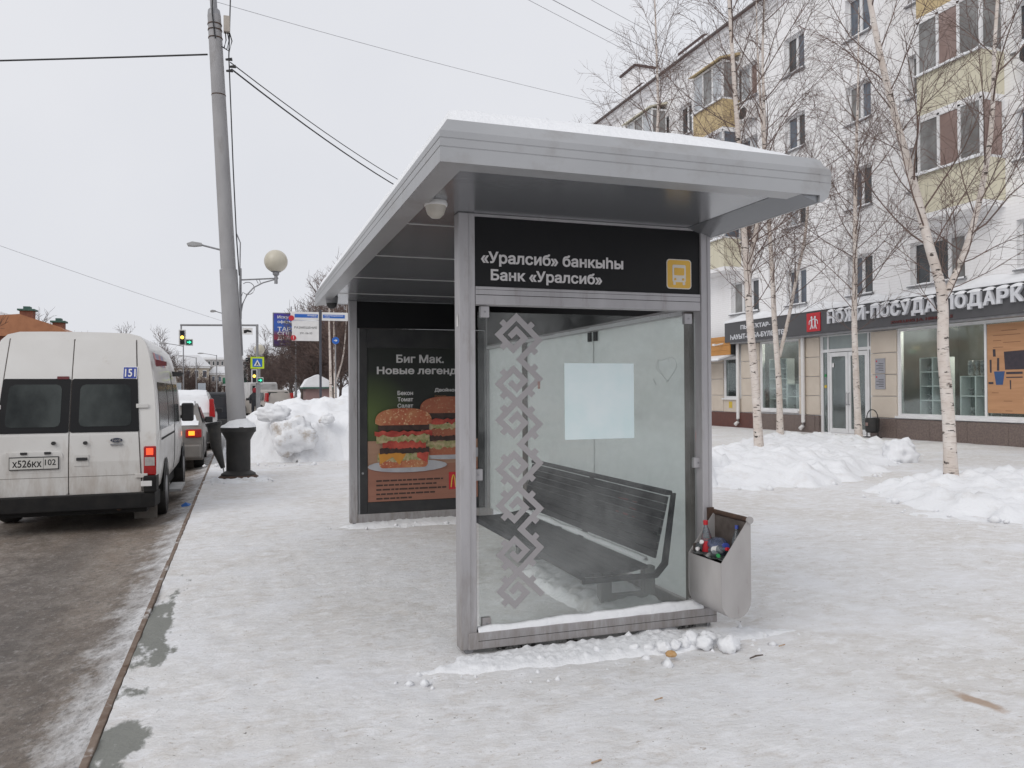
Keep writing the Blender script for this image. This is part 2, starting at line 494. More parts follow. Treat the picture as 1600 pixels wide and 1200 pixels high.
# ------------------------------------------------------------------ mesh building
class MB:
    def __init__(s):
        s.v = []
        s.f = []

    def add(s, vs, fs):
        o = len(s.v)
        s.v += [tuple(p) for p in vs]
        s.f += [tuple(i + o for i in f) for f in fs]
        return s

    def box(s, x0, x1, y0, y1, z0, z1):
        return s.add([(x0, y0, z0), (x1, y0, z0), (x1, y1, z0), (x0, y1, z0), (x0, y0, z1), (x1, y0, z1), (x1, y1, z1), (x0, y1, z1)],
                     [(0, 3, 2, 1), (4, 5, 6, 7), (0, 1, 5, 4), (1, 2, 6, 5), (2, 3, 7, 6), (3, 0, 4, 7)])

    def prism(s, poly, axis, a, b):
        """poly in the other two axes (in x,y,z order), extruded along axis from a to b"""
        n = len(poly)

        def P(p, t):
            if axis == 'x':
                return (t, p[0], p[1])
            if axis == 'y':
                return (p[0], t, p[1])
            return (p[0], p[1], t)
        vs = [P(p, a) for p in poly] + [P(p, b) for p in poly]
        fs = [tuple(range(n)), tuple(range(2 * n - 1, n - 1, -1))]
        fs += [(i, i + n, (i + 1) % n + n, (i + 1) % n) for i in range(n)]
        return s.add(vs, fs)

    def tube(s, path, rad, sides=6, cap=True):
        n = len(path)
        if not isinstance(rad, (list, tuple)):
            rad = [rad] * n
        P = [Vector(p) for p in path]
        vs = []
        for i, p in enumerate(P):
            d = (P[min(i + 1, n - 1)] - P[max(i - 1, 0)])
            if d.length < 1e-9:
                d = Vector((0, 0, 1))
            d.normalize()
            u = d.cross(Vector((0.123, 0.31, 0.94)) if abs(d.z) < .9 else Vector((1, 0, 0)))
            u.normalize()
            w = d.cross(u)
            for k in range(sides):
                a = 2 * PI * k / sides
                vs.append(p + (u * math.cos(a) + w * math.sin(a)) * rad[i])
        fs = []
        for i in range(n - 1):
            for k in range(sides):
                k2 = (k + 1) % sides
                fs.append((i * sides + k, i * sides + k2, (i + 1) * sides + k2, (i + 1) * sides + k))
        if cap:
            fs.append(tuple(range(sides - 1, -1, -1)))
            fs.append(tuple((n - 1) * sides + k for k in range(sides)))
        return s.add(vs, fs)

    def lathe(s, prof, c=(0, 0, 0), sides=20, axis='z', phase=0.0):
        vs = []
        for (r, h) in prof:
            for k in range(sides):
                a = 2 * PI * k / sides + phase
                x, y = r * math.cos(a), r * math.sin(a)
                p = {'z': (x, y, h), 'y': (x, h, -y), 'x': (h, x, y)}[axis]
                vs.append((c[0] + p[0], c[1] + p[1], c[2] + p[2]))
        n = len(prof)
        fs = []
        for i in range(n - 1):
            for k in range(sides):
                k2 = (k + 1) % sides
                fs.append((i * sides + k, i * sides + k2, (i + 1) * sides + k2, (i + 1) * sides + k))
        fs.append(tuple(range(sides - 1, -1, -1)))
        fs.append(tuple((n - 1) * sides + k for k in range(sides)))
        return s.add(vs, fs)

    def build(s, name, mat, parent=None, smooth=False, local=False, bevel=0, angle=None):
        me = bpy.data.meshes.new(name)
        off = Vector((0, 0, 0))
        if parent is not None and not local:
            q = parent
            while q is not None:
                off += q.location
                q = q.parent
        me.from_pydata([tuple(Vector(p) - off) for p in s.v], [], s.f)
        me.update()
        o = bpy.data.objects.new(name, me)
        col.objects.link(o)
        if mat is not None:
            me.materials.append(mat)
        o.parent = parent
        if smooth:
            me.polygons.foreach_set('use_smooth', [True] * len(me.polygons))
            if angle:
                try:
                    me.set_sharp_from_angle(angle=R(angle))
                except Exception:
                    pass
        if bevel:
            b = o.modifiers.new('bevel', 'BEVEL')
            b.width = bevel
            b.segments = 2
            b.limit_method = 'ANGLE'
        return o


def bx(name, mat, parent, x0, x1, y0, y1, z0, z1, bevel=0, local=False):
    return MB().box(x0, x1, y0, y1, z0, z1).build(name, mat, parent, bevel=bevel, local=local)


def tag(o, label=None, cat=None, group=None, kind=None):
    for k, v in (('label', label), ('category', cat), ('group', group), ('kind', kind)):
        if v:
            o[k] = v
    return o


def thing(name, label, cat, loc=(0, 0, 0), rz=0, group=None):
    o = bpy.data.objects.new(name, None)
    col.objects.link(o)
    o.empty_display_size = .2
    o.location = loc
    o.rotation_euler = (0, 0, rz)
    return tag(o, label, cat, group)


def copy_tree(o, parent=None):
    c = o.copy()
    col.objects.link(c)
    c.parent = parent
    for ch in o.children:
        copy_tree(ch, c)
    return c


_txt = {}


def glyph_groups(s):
    """the outlines of the text as lists of splines: each outer contour with the holes inside it"""
    cu = bpy.data.curves.new('t', 'FONT')
    cu.body = s
    o = bpy.data.objects.new('t', cu)
    col.objects.link(o)
    bpy.context.view_layer.update()
    dg = bpy.context.evaluated_depsgraph_get()
    c = o.evaluated_get(dg).to_curve(dg)
    sp = []
    for q in c.splines:
        if q.type == 'BEZIER':
            bp = [(b.co.copy(), b.handle_left.copy(), b.handle_right.copy()) for b in q.bezier_points]
            poly = []
            nb = len(bp)
            for i in range(nb):
                a, b = bp[i], bp[(i + 1) % nb]
                for k in range(4):
                    t = k / 4
                    poly.append(a[0] * (1 - t) ** 3 + a[2] * 3 * t * (1 - t) ** 2 + b[1] * 3 * t * t * (1 - t) + b[0] * t ** 3)
        else:
            poly = [p.co.to_3d() for p in q.points]
        out = []
        for p in poly:
            if not out or (p - out[-1]).length > 1e-5:
                out.append(p)
        if len(out) > 2 and (out[0] - out[-1]).length < 1e-5:
            out.pop()
        poly = out
        if len(poly) > 2:
            ar = sum(poly[i].x * poly[(i + 1) % len(poly)].y - poly[(i + 1) % len(poly)].x * poly[i].y for i in range(len(poly)))
            sp.append((ar, poly))
    o.to_curve_clear() if hasattr(o, 'to_curve_clear') else None
    bpy.data.objects.remove(o)
    bpy.data.curves.remove(cu)

    def inside(p, poly):
        r = False
        for i in range(len(poly)):
            a, b = poly[i], poly[i - 1]
            if (a.y > p.y) != (b.y > p.y) and p.x < (b.x - a.x) * (p.y - a.y) / (b.y - a.y) + a.x:
                r = not r
        return r
    sp.sort(key=lambda e: -abs(e[0]))
    groups = []
    for ar, q in sp:
        host = None
        for g in groups:
            if g[0] * ar < 0 and all(inside(p, g[1]) for p in q[::3]):
                host = g
        if host:
            host.append(q)
        else:
            groups.append([ar, q])
    groups = [g[1:] for g in groups]
    return groups


from mathutils.geometry import delaunay_2d_cdt
GROUPS = {}


def offset_poly(poly, d):
    n = len(poly)
    ar = sum(poly[i].x * poly[(i + 1) % n].y - poly[(i + 1) % n].x * poly[i].y for i in range(n))
    sg = 1 if ar > 0 else -1
    out = []
    for i in range(n):
        a, b, c = poly[i - 1], poly[i], poly[(i + 1) % n]
        e0, e1 = (b - a).normalized(), (c - b).normalized()
        n0, n1 = Vector((e0.y, -e0.x, 0)) * sg, Vector((e1.y, -e1.x, 0)) * sg
        m = n0 + n1
        if m.length < 1e-4:
            m = n0
        m.normalize()
        k = min(1.7, 1 / max(.3, m.dot(n0)))
        out.append(b + m * d * k)
    return out


def winding(x, y, poly):
    w = 0
    for i in range(len(poly)):
        a, b = poly[i - 1], poly[i]
        if a.y <= y < b.y or b.y <= y < a.y:
            xx = a.x + (y - a.y) / (b.y - a.y) * (b.x - a.x)
            if xx > x:
                w += 1 if b.y > a.y else -1
    return w


def text_mesh(s, bold):
    if s not in GROUPS:
        GROUPS[s] = glyph_groups(s)
    V, F = [], []
    for gi, g in enumerate(GROUPS[s]):
        polys = [offset_poly(p, bold if i == 0 else -bold) if bold else p for i, p in enumerate(g)]
        flat = [p for q in polys for p in q]
        off = len(V)
        nn = len(flat)
        z = 1.0 - (gi % 3) * .06
        V += [(p.x, p.y, z) for p in flat] + [(p.x, p.y, 0.0) for p in flat]
        ed = []
        k = 0
        for q in polys:
            ed += [(k + i, k + (i + 1) % len(q)) for i in range(len(q))]
            k += len(q)
        cv, _, cf, *_r = delaunay_2d_cdt([p.to_2d() for p in flat], ed, [], 0, 1e-5)
        co = len(V)
        V += [(p.x, p.y, z) for p in cv]
        for f in cf:
            cx = sum(cv[i].x for i in f) / len(f)
            cy = sum(cv[i].y for i in f) / len(f)
            if winding(cx, cy, polys[0]) != 0 and all(winding(cx, cy, q) == 0 for q in polys[1:]):
                F.append(tuple(co + i for i in f))
        k = off
        for q in polys:
            m = len(q)
            for i in range(m):
                j = (i + 1) % m
                F.append((k + i, k + nn + i, k + nn + j, k + j))
            k += m
    return V, F


for _s in ('-', '102', '151', '291-56-55', 'Ford', 'ZWILLING J.A. HENCKELS', '«Уралсиб» банкыһы', 'А', 'Банк «Уралсиб»', 'Бекон', 'Биг Мак.', 'Д', 'ДЛЯ ВАС', 'Двойной', 'Ж', 'И', 'Искусство', 'К', 'ЛЕНИНА', 'Н', 'Новые легенды', 'О', 'П', 'ПЫСАҠТАР-', 'Р', 'РАЗМЕЩЕНИЕ', 'РЕВОЛЮЦИОННАЯ', 'С', 'СПЕЦ', 'Салат', 'ТАРИФ', 'Томат', 'У', 'бургер', 'быть лучше каждый день', 'оформлять', 'улица', 'х526кх', 'ҺАУЫТ-ҺАБА-БҮЛӘКТӘР'):
    GROUPS[_s] = glyph_groups(_s)


def text(s, name, mat, parent, org, w, h, facing='-y', ext=.002, bold=0.0, local=False):
    """lettering fitted into a w x h box whose lower left corner is org"""
    V, F = text_mesh(s, bold)
    xs = [v[0] for v in V]
    ys = [v[1] for v in V]
    x0, x1, y0, y1, z0, z1 = min(xs), max(xs), min(ys), max(ys), 0.0, 1.0

    def P(v):
        a, b, d = (v[0] - x0) / (x1 - x0) * w, (v[1] - y0) / (y1 - y0) * h, (v[2] - z0) / (z1 - z0) * max(ext, .0008)
        if facing == '-y':
            return (org[0] + a, org[1] - d, org[2] + b)
        return (org[0] - d, org[1] - a, org[2] + b)       # facing -x
    return MB().add([P(v) for v in V], F).build(name, mat, parent, local=local)


def fbm(x, y, z=0.0, oct=4):
    v = 0
    a = .5
    for i in range(oct):
        v += a * N.noise((x, y, z))
        x *= 2.03
        y *= 2.03
        z += 7.1
        a *= .5
    return v


# ================================================================== the setting
def grid_mesh(xs, ys, zf):
    m = MB()
    nx = len(xs)
    m.v = [(x, y, zf(x, y)) for y in ys for x in xs]
    m.f = [(j * nx + i, j * nx + i + 1, (j + 1) * nx + i + 1, (j + 1) * nx + i) for j in range(len(ys) - 1) for i in range(nx - 1)]
    return m


def spaced(a, b, s0, grow):
    out = [a]
    s = s0
    while out[-1] < b:
        out.append(out[-1] + s)
        s *= grow
    out[-1] = b
    return out


tag(bx('terrain', SNOW, None, -900, 900, -300, 1500, -.6, -.30), kind='structure')


def pave_z(x, y):
    d = math.hypot(x, y)
    a = 1.0 / (1 + d / 18)
    c = N.voronoi((x * 3.1, y * 2.3, .5))[0]
    return a * (.030 * fbm(x * .9, y * .9, 3, 3) + .026 * fbm(x * 4.2, y * 4.2, 9, 3) + .012 * N.noise((x * 11, y * 11, 1)) - .02 * max(0, .33 - c[0]))


xs = spaced(-.60, 26, .035, 1.012)
ys = [-6, -4, -2, -1, 0, .6] + spaced(1.0, 170, .035, 1.0135)
tag(grid_mesh(xs, ys, pave_z).build('pavement', PAVE, smooth=True), kind='structure')


def road_z(x, y):
    e = max(0.0, min(1.0, (x + 1.25) / .6))
    return -.135 + .105 * e * e * (.8 + .5 * fbm(x * 2, y * .8, 4, 3)) + .016 * fbm(x * 2.4, y * 1.2, 2, 4) / (1 + abs(y) / 25)


xs = [-15, -13, -11, -9, -7.5, -6, -5, -4.4] + spaced(-4.0, -.642, .07, .985)
xs = sorted(set(round(x, 4) for x in xs))
ys = [-6, -3, -1, 0] + spaced(1, 500, .06, 1.022)
tag(grid_mesh(xs, ys, road_z).build('road', ROAD, smooth=True), kind='structure')
kb = MB()
for i in range(70):
    y0 = -6 + i * 1.0
    j = .006 * math.sin(i * 2.3)
    kb.box(-.640 + j * .5, -.603 + j * .3, y0 + .006, y0 + .994, -.25, .006 + .006 * math.sin(i * 1.7))
tag(kb.build('kerb', M('rusty_dirty_kerb', (0.15, 0.10, 0.072), (0.22, 0.17, 0.135), 9, .85, 0, .4, 50, dirt=(0.6, 0.59, 0.58), dscale=4, drng=(.56, .66)), bevel=.006), kind='structure')
tag(bx('far_pavement', SNOW, None, -40, -15.2, -6, 400, -.3, .0), kind='structure')


def mound(name, label, cx, cy, rx, ry, h, seed, mat=SNOW, rot=0, n=70, power=2.2, lump=.35, cat='snow pile', flat=.6, kind=None, sc=1.0, kids=None):
    random.seed(seed)
    m = MB()
    ca, sa = math.cos(rot), math.sin(rot)
    idx = {}
    nx = n
    ny = max(14, int(n * ry / rx))

    def hz(u, v):
        w = math.hypot(u * rx, v * ry)
        wob = 1 + .30 * fbm(u * 2.1 + seed, v * 2.1, 1, 3) + .16 * fbm(u * 7 + seed, v * 7, 2, 3)
        r = (abs(u) ** power + abs(v) ** power) ** (1 / power) / wob
        b = max(-.6, 1 - r ** 2.0)
        x, y = u * rx, v * ry
        big = 1 + lump * 1.5 * fbm(x * .9 / sc + seed * 3, y * .9 / sc, 5, 3)
        c = N.voronoi((x * 2.3 / sc + seed, y * 2.3 / sc, .3))[0]
        ch = (max(0, .5 - c[0]) * .8 + .25 * (c[1] - c[0])) * lump * .5 * sc
        c2 = N.voronoi((x * 6.1 / sc + seed, y * 6.1 / sc, 1.3))[0]
        ch += (max(0, .45 - c2[0]) + .35 * (c2[1] - c2[0])) * lump * .2 * sc
        fine = .03 * sc * fbm(x * 6 / sc, y * 6 / sc, seed, 3)
        if b <= 0:
            return b * h * .5 - .02
        e = b ** flat * min(1.0, .25 + b * 2.2)
        return h * e * big + (ch + fine) * min(1, b * 3) - .006
    for j in range(ny + 1):
        for i in range(nx + 1):
            u = -1.15 + 2.3 * i / nx
            v = -1.15 + 2.3 * j / ny
            z = hz(u, v)
            if z > -.10:
                idx[(i, j)] = len(m.v)
                x, y = u * rx, v * ry
                jx = .3 * rx / nx * N.noise((i * .9, j * .9, seed))
                m.v.append((cx + (x + jx) * ca - y * sa, cy + x * sa + (y + jx) * ca, z))
    for j in range(ny):
        for i in range(nx):
            q = [(i, j), (i + 1, j), (i + 1, j + 1), (i, j + 1)]
            if all(k in idx for k in q):
                m.f.append(tuple(idx[k] for k in q))
    o = m.build(name, mat, smooth=True)
    for v in o.data.vertices:
        v.co.x -= cx
        v.co.y -= cy
    o.location = (cx, cy, 0)
    return tag(o, label, cat, kind=kind)


def lump_obj(name, label, c, r, seed, mat=SNOW, group=None, sq=(1, 1, .85), cat='snow lump', flr=.0):
    m = MB()
    nu, nv = (18, 11) if r < .1 else (36, 22)
    for j in range(nv + 1):
        th = PI * j / nv
        for i in range(nu):
            ph = 2 * PI * i / nu
            d = Vector((math.sin(th) * math.cos(ph), math.sin(th) * math.sin(ph), math.cos(th)))
            k = 1 + .38 * N.noise(d * 1.1 + Vector((seed, 0, 0))) + .30 * N.noise(d * 2.9 + Vector((0, seed, 0))) + .12 * N.noise(d * 7 + Vector((0, 0, seed)))
            m.v.append((d.x * r * k * sq[0], d.y * r * k * sq[1], max(d.z * r * k * sq[2] + r * .55 * sq[2], -.015 - flr)))
    for j in range(nv):
        for i in range(nu):
            i2 = (i + 1) % nu
            m.f.append((j * nu + i, (j + 1) * nu + i, (j + 1) * nu + i2, j * nu + i2))
    o = m.build(name, mat, smooth=True)
    o.location = c
    return tag(o, label, cat, group)


# ================================================================== bus shelter
SH = thing('bus_shelter', 'grey metal bus shelter with black name board and deep snow-topped roof', 'bus shelter', (2.05, 6.9, 0))
PY = 4.51                       # front plane of the near end frame
ROOF = bx('roof', ALUF, SH, .92, 2.86, 3.55, 9.72, 2.615, 2.76)
# fascia rails: three stepped strips on the near end and on the road side, rounded back edge
front_prof = [(3.474, 2.582), (3.474, 2.648), (3.4765, 2.650), (3.4765, 2.652), (3.474, 2.655), (3.474, 2.688), (3.4765, 2.690), (3.4765, 2.692), (3.474, 2.695), (3.474, 2.725), (3.520, 2.792), (3.60, 2.80), (3.60, 2.582)]


def mitre_strip(prof_out, name):
    pass


fm = MB()
# near fascia runs along x
n = len(front_prof)
xa, xb = .853, 2.93
vs = []
for (y, z) in front_prof:
    d = y - 3.474
    vs.append((xa + d, y, z))
for (y, z) in front_prof:
    vs.append((xb, y, z))
fm.add(vs, [tuple(range(n - 1, -1, -1)), tuple(range(n, 2 * n))] + [(i, (i + 1) % n, (i + 1) % n + n, i + n) for i in range(n)])
fm.build('fascia', ALUF, ROOF)
fm = MB()
vs = []
for (y, z) in front_prof:
    d = y - 3.474
    vs.append((xa + d, y + .0, z))
for (y, z) in front_prof:
    d = y - 3.474
    vs.append((xa + d, 9.79 - d, z))
fm.add(vs, [tuple(range(n)), tuple(range(2 * n - 1, n - 1, -1))] + [(i + n, (i + 1) % n + n, (i + 1) % n, i) for i in range(n)])
fm.build('fascia', ALUF, ROOF)
# rounded back edge with an inward-leaning lip, running the whole length
back_prof = [(2.9305, 2.795), (2.972, 2.785), (2.998, 2.755), (3.010, 2.70), (3.003, 2.63), (2.985, 2.575), (2.955, 2.550), (2.9305, 2.545), (2.9305, 2.556), (2.9304, 2.578), (2.9304, 2.70)]
bm_ = MB()
nbp = len(back_prof)
for (yy0, cl_) in ((3.474, 2.725), (3.520, 2.792), (3.60, 2.80), (9.79, 2.80)):
    bm_.v += [(x, yy0, min(z, cl_)) for x, z in back_prof]
bm_.f = [tuple(range(nbp - 1, -1, -1)), tuple(range(3 * nbp, 4 * nbp))] + [(k * nbp + i, k * nbp + (i + 1) % nbp, (k + 1) * nbp + (i + 1) % nbp, (k + 1) * nbp + i) for k in range(3) for i in range(nbp)]
bm_.build('back_edge', ALUF, ROOF, smooth=True, angle=30)
MB().prism([(2.9295, 2.546), (2.9295, 2.60), (2.759, 2.607), (2.757, 2.601)], 'y', 3.49, 9.78).build('drip_lip', SOFFIT, ROOF)
for z in (2.651, 2.6915):
    bx('groove', STEEL, ROOF, 2.931, 3.002, 3.4732, 3.4760, z - .0012, z + .0012)
joints = [3.60, 4.925, 6.155, 7.39, 8.625, 9.72]
for a, b in zip(joints[:-1], joints[1:]):
    bx('soffit_panel', SOFFIT, ROOF, .93, 2.757, a + .006, b - .006, 2.603, 2.622)
    bx('joint_strip', WHITE, ROOF, .93, 2.75, b - .005, b + .005, 2.5995, 2.6045)
# roof snow
sm = MB()
nx_, ny_ = 46, 90
for j in range(ny_ + 1):
    for i in range(nx_ + 1):
        u, v = i / nx_, j / ny_
        x = .875 + u * 1.99
        y = 3.497 + v * 6.26
        e = min(u / .03, (1 - u) / .30, v / .012, (1 - v) / .012, 1)
        e = max(0, e) ** .5
        z = 2.755 + .037 * min(1, v / .008, u / .016) + e * (.068 + .02 * fbm(x * 2, y * 2, 8, 3) + .012 * fbm(x * 7, y * 7, 2, 2))
        sm.v.append((x, y, z))
for j in range(ny_):
    for i in range(nx_):
        sm.f.append((j * (nx_ + 1) + i, j * (nx_ + 1) + i + 1, (j + 1) * (nx_ + 1) + i + 1, (j + 1) * (nx_ + 1) + i))
sm.build('roof_snow', SNOW, ROOF, smooth=True)
bx('roof_deck', ALUF, ROOF, .90, 2.95, 3.54, 9.75, 2.762, 2.783)


def post(x0, x1, y0, y1, z1, ribs=True):
    p = bx('post', ALU, SH, x0, x1, y0, y1, .03, z1, .006)
    if ribs:
        bx('rib', ALU, p, x0 + (x1 - x0) * .62, x0 + (x1 - x0) * .66, y0 - .004, y0 + .01, .04, z1 - .005)
    bx('foot', STEEL, p, x0 + .035, x1 - .02, y0 + .02, y1 - .02, -.02, .035)
    return p


post(1.216, 1.317, PY, PY + .10, 2.602)
post(2.852, 2.926, PY, PY + .10, 2.602)
post(1.195, 1.285, 9.29, 9.38, 2.602, False)
post(2.85, 2.93, 9.29, 9.38, 2.602, False)
bp = bx('back_post', M('brown_grey_post', (0.17, 0.15, 0.14), (0.13, 0.115, 0.105), 5, .6), SH, 2.86, 2.92, 7.93, 8.03, 0, 2.1)
bx('back_post', MATS['brown_grey_post'], SH, 2.835, 2.915, PY + .125, PY + .19, .0, 2.1)
# near end: head rail, name board, middle rail, bottom rail
bx('top_rail', ALU, SH, 1.319, 2.85, PY + .012, PY + .08, 2.585, 2.601)
SB = bx('name_board', SIGNBLK, SH, 1.319, 2.85, PY + .016, PY + .075, 2.172, 2.583)
mr_ = bx('middle_rail', ALU, SH, 1.319, 2.85, PY + .004, PY + .09, 2.062, 2.170, .004)
bx('groove', DARK, mr_, 1.322, 2.847, PY + .0035, PY + .01, 2.118, 2.1215)
bx('groove', DARK, mr_, 1.322, 2.847, PY + .0035, PY + .01, 2.150, 2.152)
br_ = bx('bottom_rail', ALU, SH, 1.26, 2.945, PY - .012, PY + .09, .030, .128, .005)
bx('groove', DARK, br_, 1.32, 2.94, PY - .0125, PY - .005, .077, .080)
text('«Уралсиб» банкыһы', 'lettering', LETTER, SB, (1.357, PY + .0155, 2.293), .938, .088, ext=.003, bold=.026)
text('Банк «Уралсиб»', 'lettering', LETTER, SB, (1.418, PY + .0155, 2.192), .73, .084, ext=.003, bold=.026)


def rrect(x0, x1, z0, z1, r, k=4):
    pts = []
    for cx, cz, a0 in ((x1 - r, z1 - r, 0), (x0 + r, z1 - r, 90), (x0 + r, z0 + r, 180), (x1 - r, z0 + r, 270)):
        for i in range(k + 1):
            a = R(a0 + 90 * i / k)
            pts.append((cx + r * math.cos(a), cz + r * math.sin(a)))
    return pts


def plate(name, mat, parent, pts, y, th=.002, local=False):
    return MB().prism(pts, 'y', y - th, y).build(name, mat, parent, local=local)


ic = plate('bus_icon', YELLOW, SB, rrect(2.612, 2.782, 2.208, 2.388, .018), PY + .0155, .002)
PALE = M('pale_icon_film', (0.66, 0.62, 0.55), (0.62, 0.58, 0.52), 6, .5)
plate('icon_rim', PALE, ic, rrect(2.606, 2.788, 2.202, 2.394, .022), PY + .0157, .001)
plate('icon_bus_body', PALE, ic, rrect(2.648, 2.746, 2.246, 2.358, .010), PY + .0133, .001)
plate('icon_bus_window', YELLOW, ic, rrect(2.660, 2.734, 2.290, 2.338, .006), PY + .0122, .001)
for x in (2.668, 2.726):
    plate('icon_bus_lamp', YELLOW, ic, rrect(x - .008, x + .008, 2.256, 2.272, .007), PY + .0122, .001)
for x in (2.662, 2.732):
    plate('icon_bus_wheel', PALE, ic, rrect(x - .009, x + .009, 2.228, 2.2455, .003), PY + .0133, .001)
# near end glass, clamps, frost, ornament
GY = PY + .045
GP = bx('side_glass', GLASSN, SH, 1.346, 2.832, GY, GY + .008, .140, 2.020)
for (x, z) in ((1.385, 2.022), (2.775, 2.012), (1.338, 1.05), (2.838, 1.07), (1.385, .165), (2.80, .155)):
    c = bx('clamp', ALU, SH, x - .028, x + .028, GY - .014, GY + .022, z - .034, z + .034, .004)
    MB().lathe([(.006, -.003), (.006, .001)], (x, GY - .0142, z), 10, 'y').build('screw', STEEL, c)
cells = set()


def stroke(a, b):
    (p0, q0), (p1, q1) = a, b
    for p in range(2 * min(p0, p1) - 2, 2 * max(p0, p1) + 3):
        for q in range(2 * min(q0, q1) - 2, 2 * max(q0, q1) + 3):
            cells.add((p, q))


base = [(20, -1), (20, -4), (25, -4), (25, 3), (16, 3), (16, -8), (30, -8), (30, 4)]
tabs = [((16, -2), (14, -2)), ((21, 3), (21, 5)), ((23, -8), (23, -10)), ((30, -3), (32, -3))]


def mir(p):
    return (34 - p[1], 34 - p[0])


for k in range(4):
    sh = 26 * k
    segs = list(zip(base[:-1], base[1:])) + tabs
    segs += [(mir(a), mir(b)) for a, b in segs]
    for a, b in segs:
        if k == 3 and max(a[0] + a[1], b[0] + b[1]) > 28:
            continue
        if k > 0 and (a, b) == tabs[0]:
            pass
        stroke((a[0] + sh, a[1] + sh), (b[0] + sh, b[1] + sh))
om = MB()
sxo, syo = .000589 * 25 / math.sqrt(2), .00056 * 25 / math.sqrt(2)
vid = {}


def ov(p, q):
    if (p, q) not in vid:
        x = 1.338 + (p - q) * sxo * .5
        z = 2.076 - (p + q - 1) * syo * .5
        vid[(p, q)] = len(om.v)
        om.v.append((x, GY - .0022, z))
    return vid[(p, q)]


for (p, q) in sorted(cells):
    om.f.append((ov(p, q), ov(p, q + 1), ov(p + 1, q + 1), ov(p + 1, q)))
om.build('ornament', ORN, GP)
# scratched heart on the glass
hm = MB()
hp = []
for i in range(33):
    a = 2 * PI * i / 32
    hp.append((2.62 + .0042 * 16 * math.sin(a) ** 3 + .012 * N.noise((i * .4, 3, 0)), GY - .0015, 1.69 + .02 * N.noise((i * .35, 9, 0)) + .0058 * (13 * math.cos(a) - 5 * math.cos(2 * a) - 2 * math.cos(3 * a) - math.cos(4 * a))))
hm.tube(hp[3:27], .0012, 4)
hm.tube([(p[0] + .012 * math.sin(i * .5), p[1] - .0006, p[2] + .01 * math.cos(i * .3)) for i, p in enumerate(hp[14:32])], .0010, 4)
hm.tube([(2.52, GY - .0015, 1.62), (2.54, GY - .0015, 1.58)], .002, 4)
hm.build('scratched_heart', M('scratch_grey', (0.25, 0.26, 0.26), None, 5, .8), GP)
# snow lying on the bottom rail
sm = MB()
for i in range(61):
    x = 1.322 + 1.525 * i / 60
    hh = .018 + .035 * max(0, fbm(x * 3.5, 2, 1, 4) + .35) + .028 * (x - 1.32) / 1.5
    for (dy, k) in ((-.008, 0), (-.004, .5), (.010, .85), (.026, 1), (.030, 0)):
        sm.v.append((x, PY + dy + .004 * N.noise((x * 9, k, 0)), .127 + hh * k))
for i in range(60):
    for k in range(4):
        sm.f.append((i * 5 + k, (i + 1) * 5 + k, (i + 1) * 5 + k + 1, i * 5 + k + 1))
sm.build('sill_snow', SNOW, SH, smooth=True)
# concrete plinth strip seen under the end frame
bx('plinth', M('stained_concrete', (0.30, 0.30, 0.29), (0.20, 0.20, 0.195), 4, .85, 0, .4, 40, dirt=(0.02, 0.018, 0.016), dscale=7, drng=(.54, .60)), SH, 1.27, 2.92, PY + .03, PY + .17, -.05, .028)
# back wall: header board, rails, panes
bx('back_header', SIGNBLK, SH, 2.86, 2.915, PY + .115, 9.285, 2.11, 2.60)
hr = bx('header_rail', ALU, SH, 2.855, 2.92, PY + .192, 9.285, 2.055, 2.105)
fr_ = MB()
for i in range(120):
    y = 4.75 + 4.5 * i / 119
    w = .012 + .014 * max(0, fbm(y * 3, 1, 1, 3) + .3)
    fr_.box(2.848, 2.8545, y, y + .034, 2.058, 2.058 + w + .012)
fr_.build('frost_edge', SNOW, hr)
bx('back_bottom_rail', ALU, SH, 2.86, 2.92, PY + .192, 7.925, .03, .11)
for a, b in ((PY + .195, 6.255), (6.265, 7.925), (8.035, 9.285)):
    bx('back_glass', GLASSB, SH, 2.884, 2.892, a, b, .12, 2.052)
for y in (6.20, 6.32):
    bx('clamp', PLASTIC, SH, 2.868, 2.91, y - .03, y + .03, 1.97, 2.05, .004)
bx('glass_seam', DARK, SH, 2.887, 2.891, 6.2552, 6.2648, .12, 2.05)
# far end: black header and advertising lightbox
AY = 9.31
bx('far_header', SIGNBLK, SH, 1.287, 2.848, AY, AY + .05, 2.29, 2.60)
LB = bx('advertising_lightbox', SIGNBLK, SH, 1.287, 2.848, AY + .003, AY + .12, .13, 2.285)
for (x0, x1, z0, z1) in ((1.292, 1.312, .10, 2.285), (2.825, 2.846, .10, 2.285)):
    bx('lightbox_edge', STEEL, LB, x0, x1, AY - .012, AY + .003, z0, z1)
bx('far_bottom_rail', ALU, SH, 1.20, 2.93, AY - .015, AY + .09, .03, .128, .004)
for (x0, x1, z0, z1) in ((1.314, 1.40, .132, 2.283), (2.74, 2.823, .132, 2.283), (1.402, 2.738, .132, .258), (1.402, 2.738, 2.06, 2.283)):
    bx('lightbox_frame', PLASTIC, LB, x0, x1, AY - .010, AY + .0025, z0, z1, .003)
MB().lathe([(.012, -.012), (.014, -.009)], (1.345, AY, .60), 12, 'y').build('lock', STEEL, LB)
PGREEN, t, bs = nodes_of('dark_green_print')
v = pos_vec(t, (1, 1, 1), obj=False)
dd = nd(t, 'ShaderNodeVectorMath', operation='DISTANCE')
lk(t, v, dd.inputs[0])
dd.inputs[1].default_value = (1.42, AY, 1.25)
lk(t, ramp(t, dd.outputs['Value'], .05, .55, (0.075, 0.11, 0.028, 1), (0.012, 0.014, 0.011, 1)), bs.inputs['Base Color'])
bs.inputs['Roughness'].default_value = .45
plate('poster', PGREEN, LB, [(1.402, .26), (2.738, .26), (2.738, 2.058), (1.402, 2.058)], AY + .0024, .002)
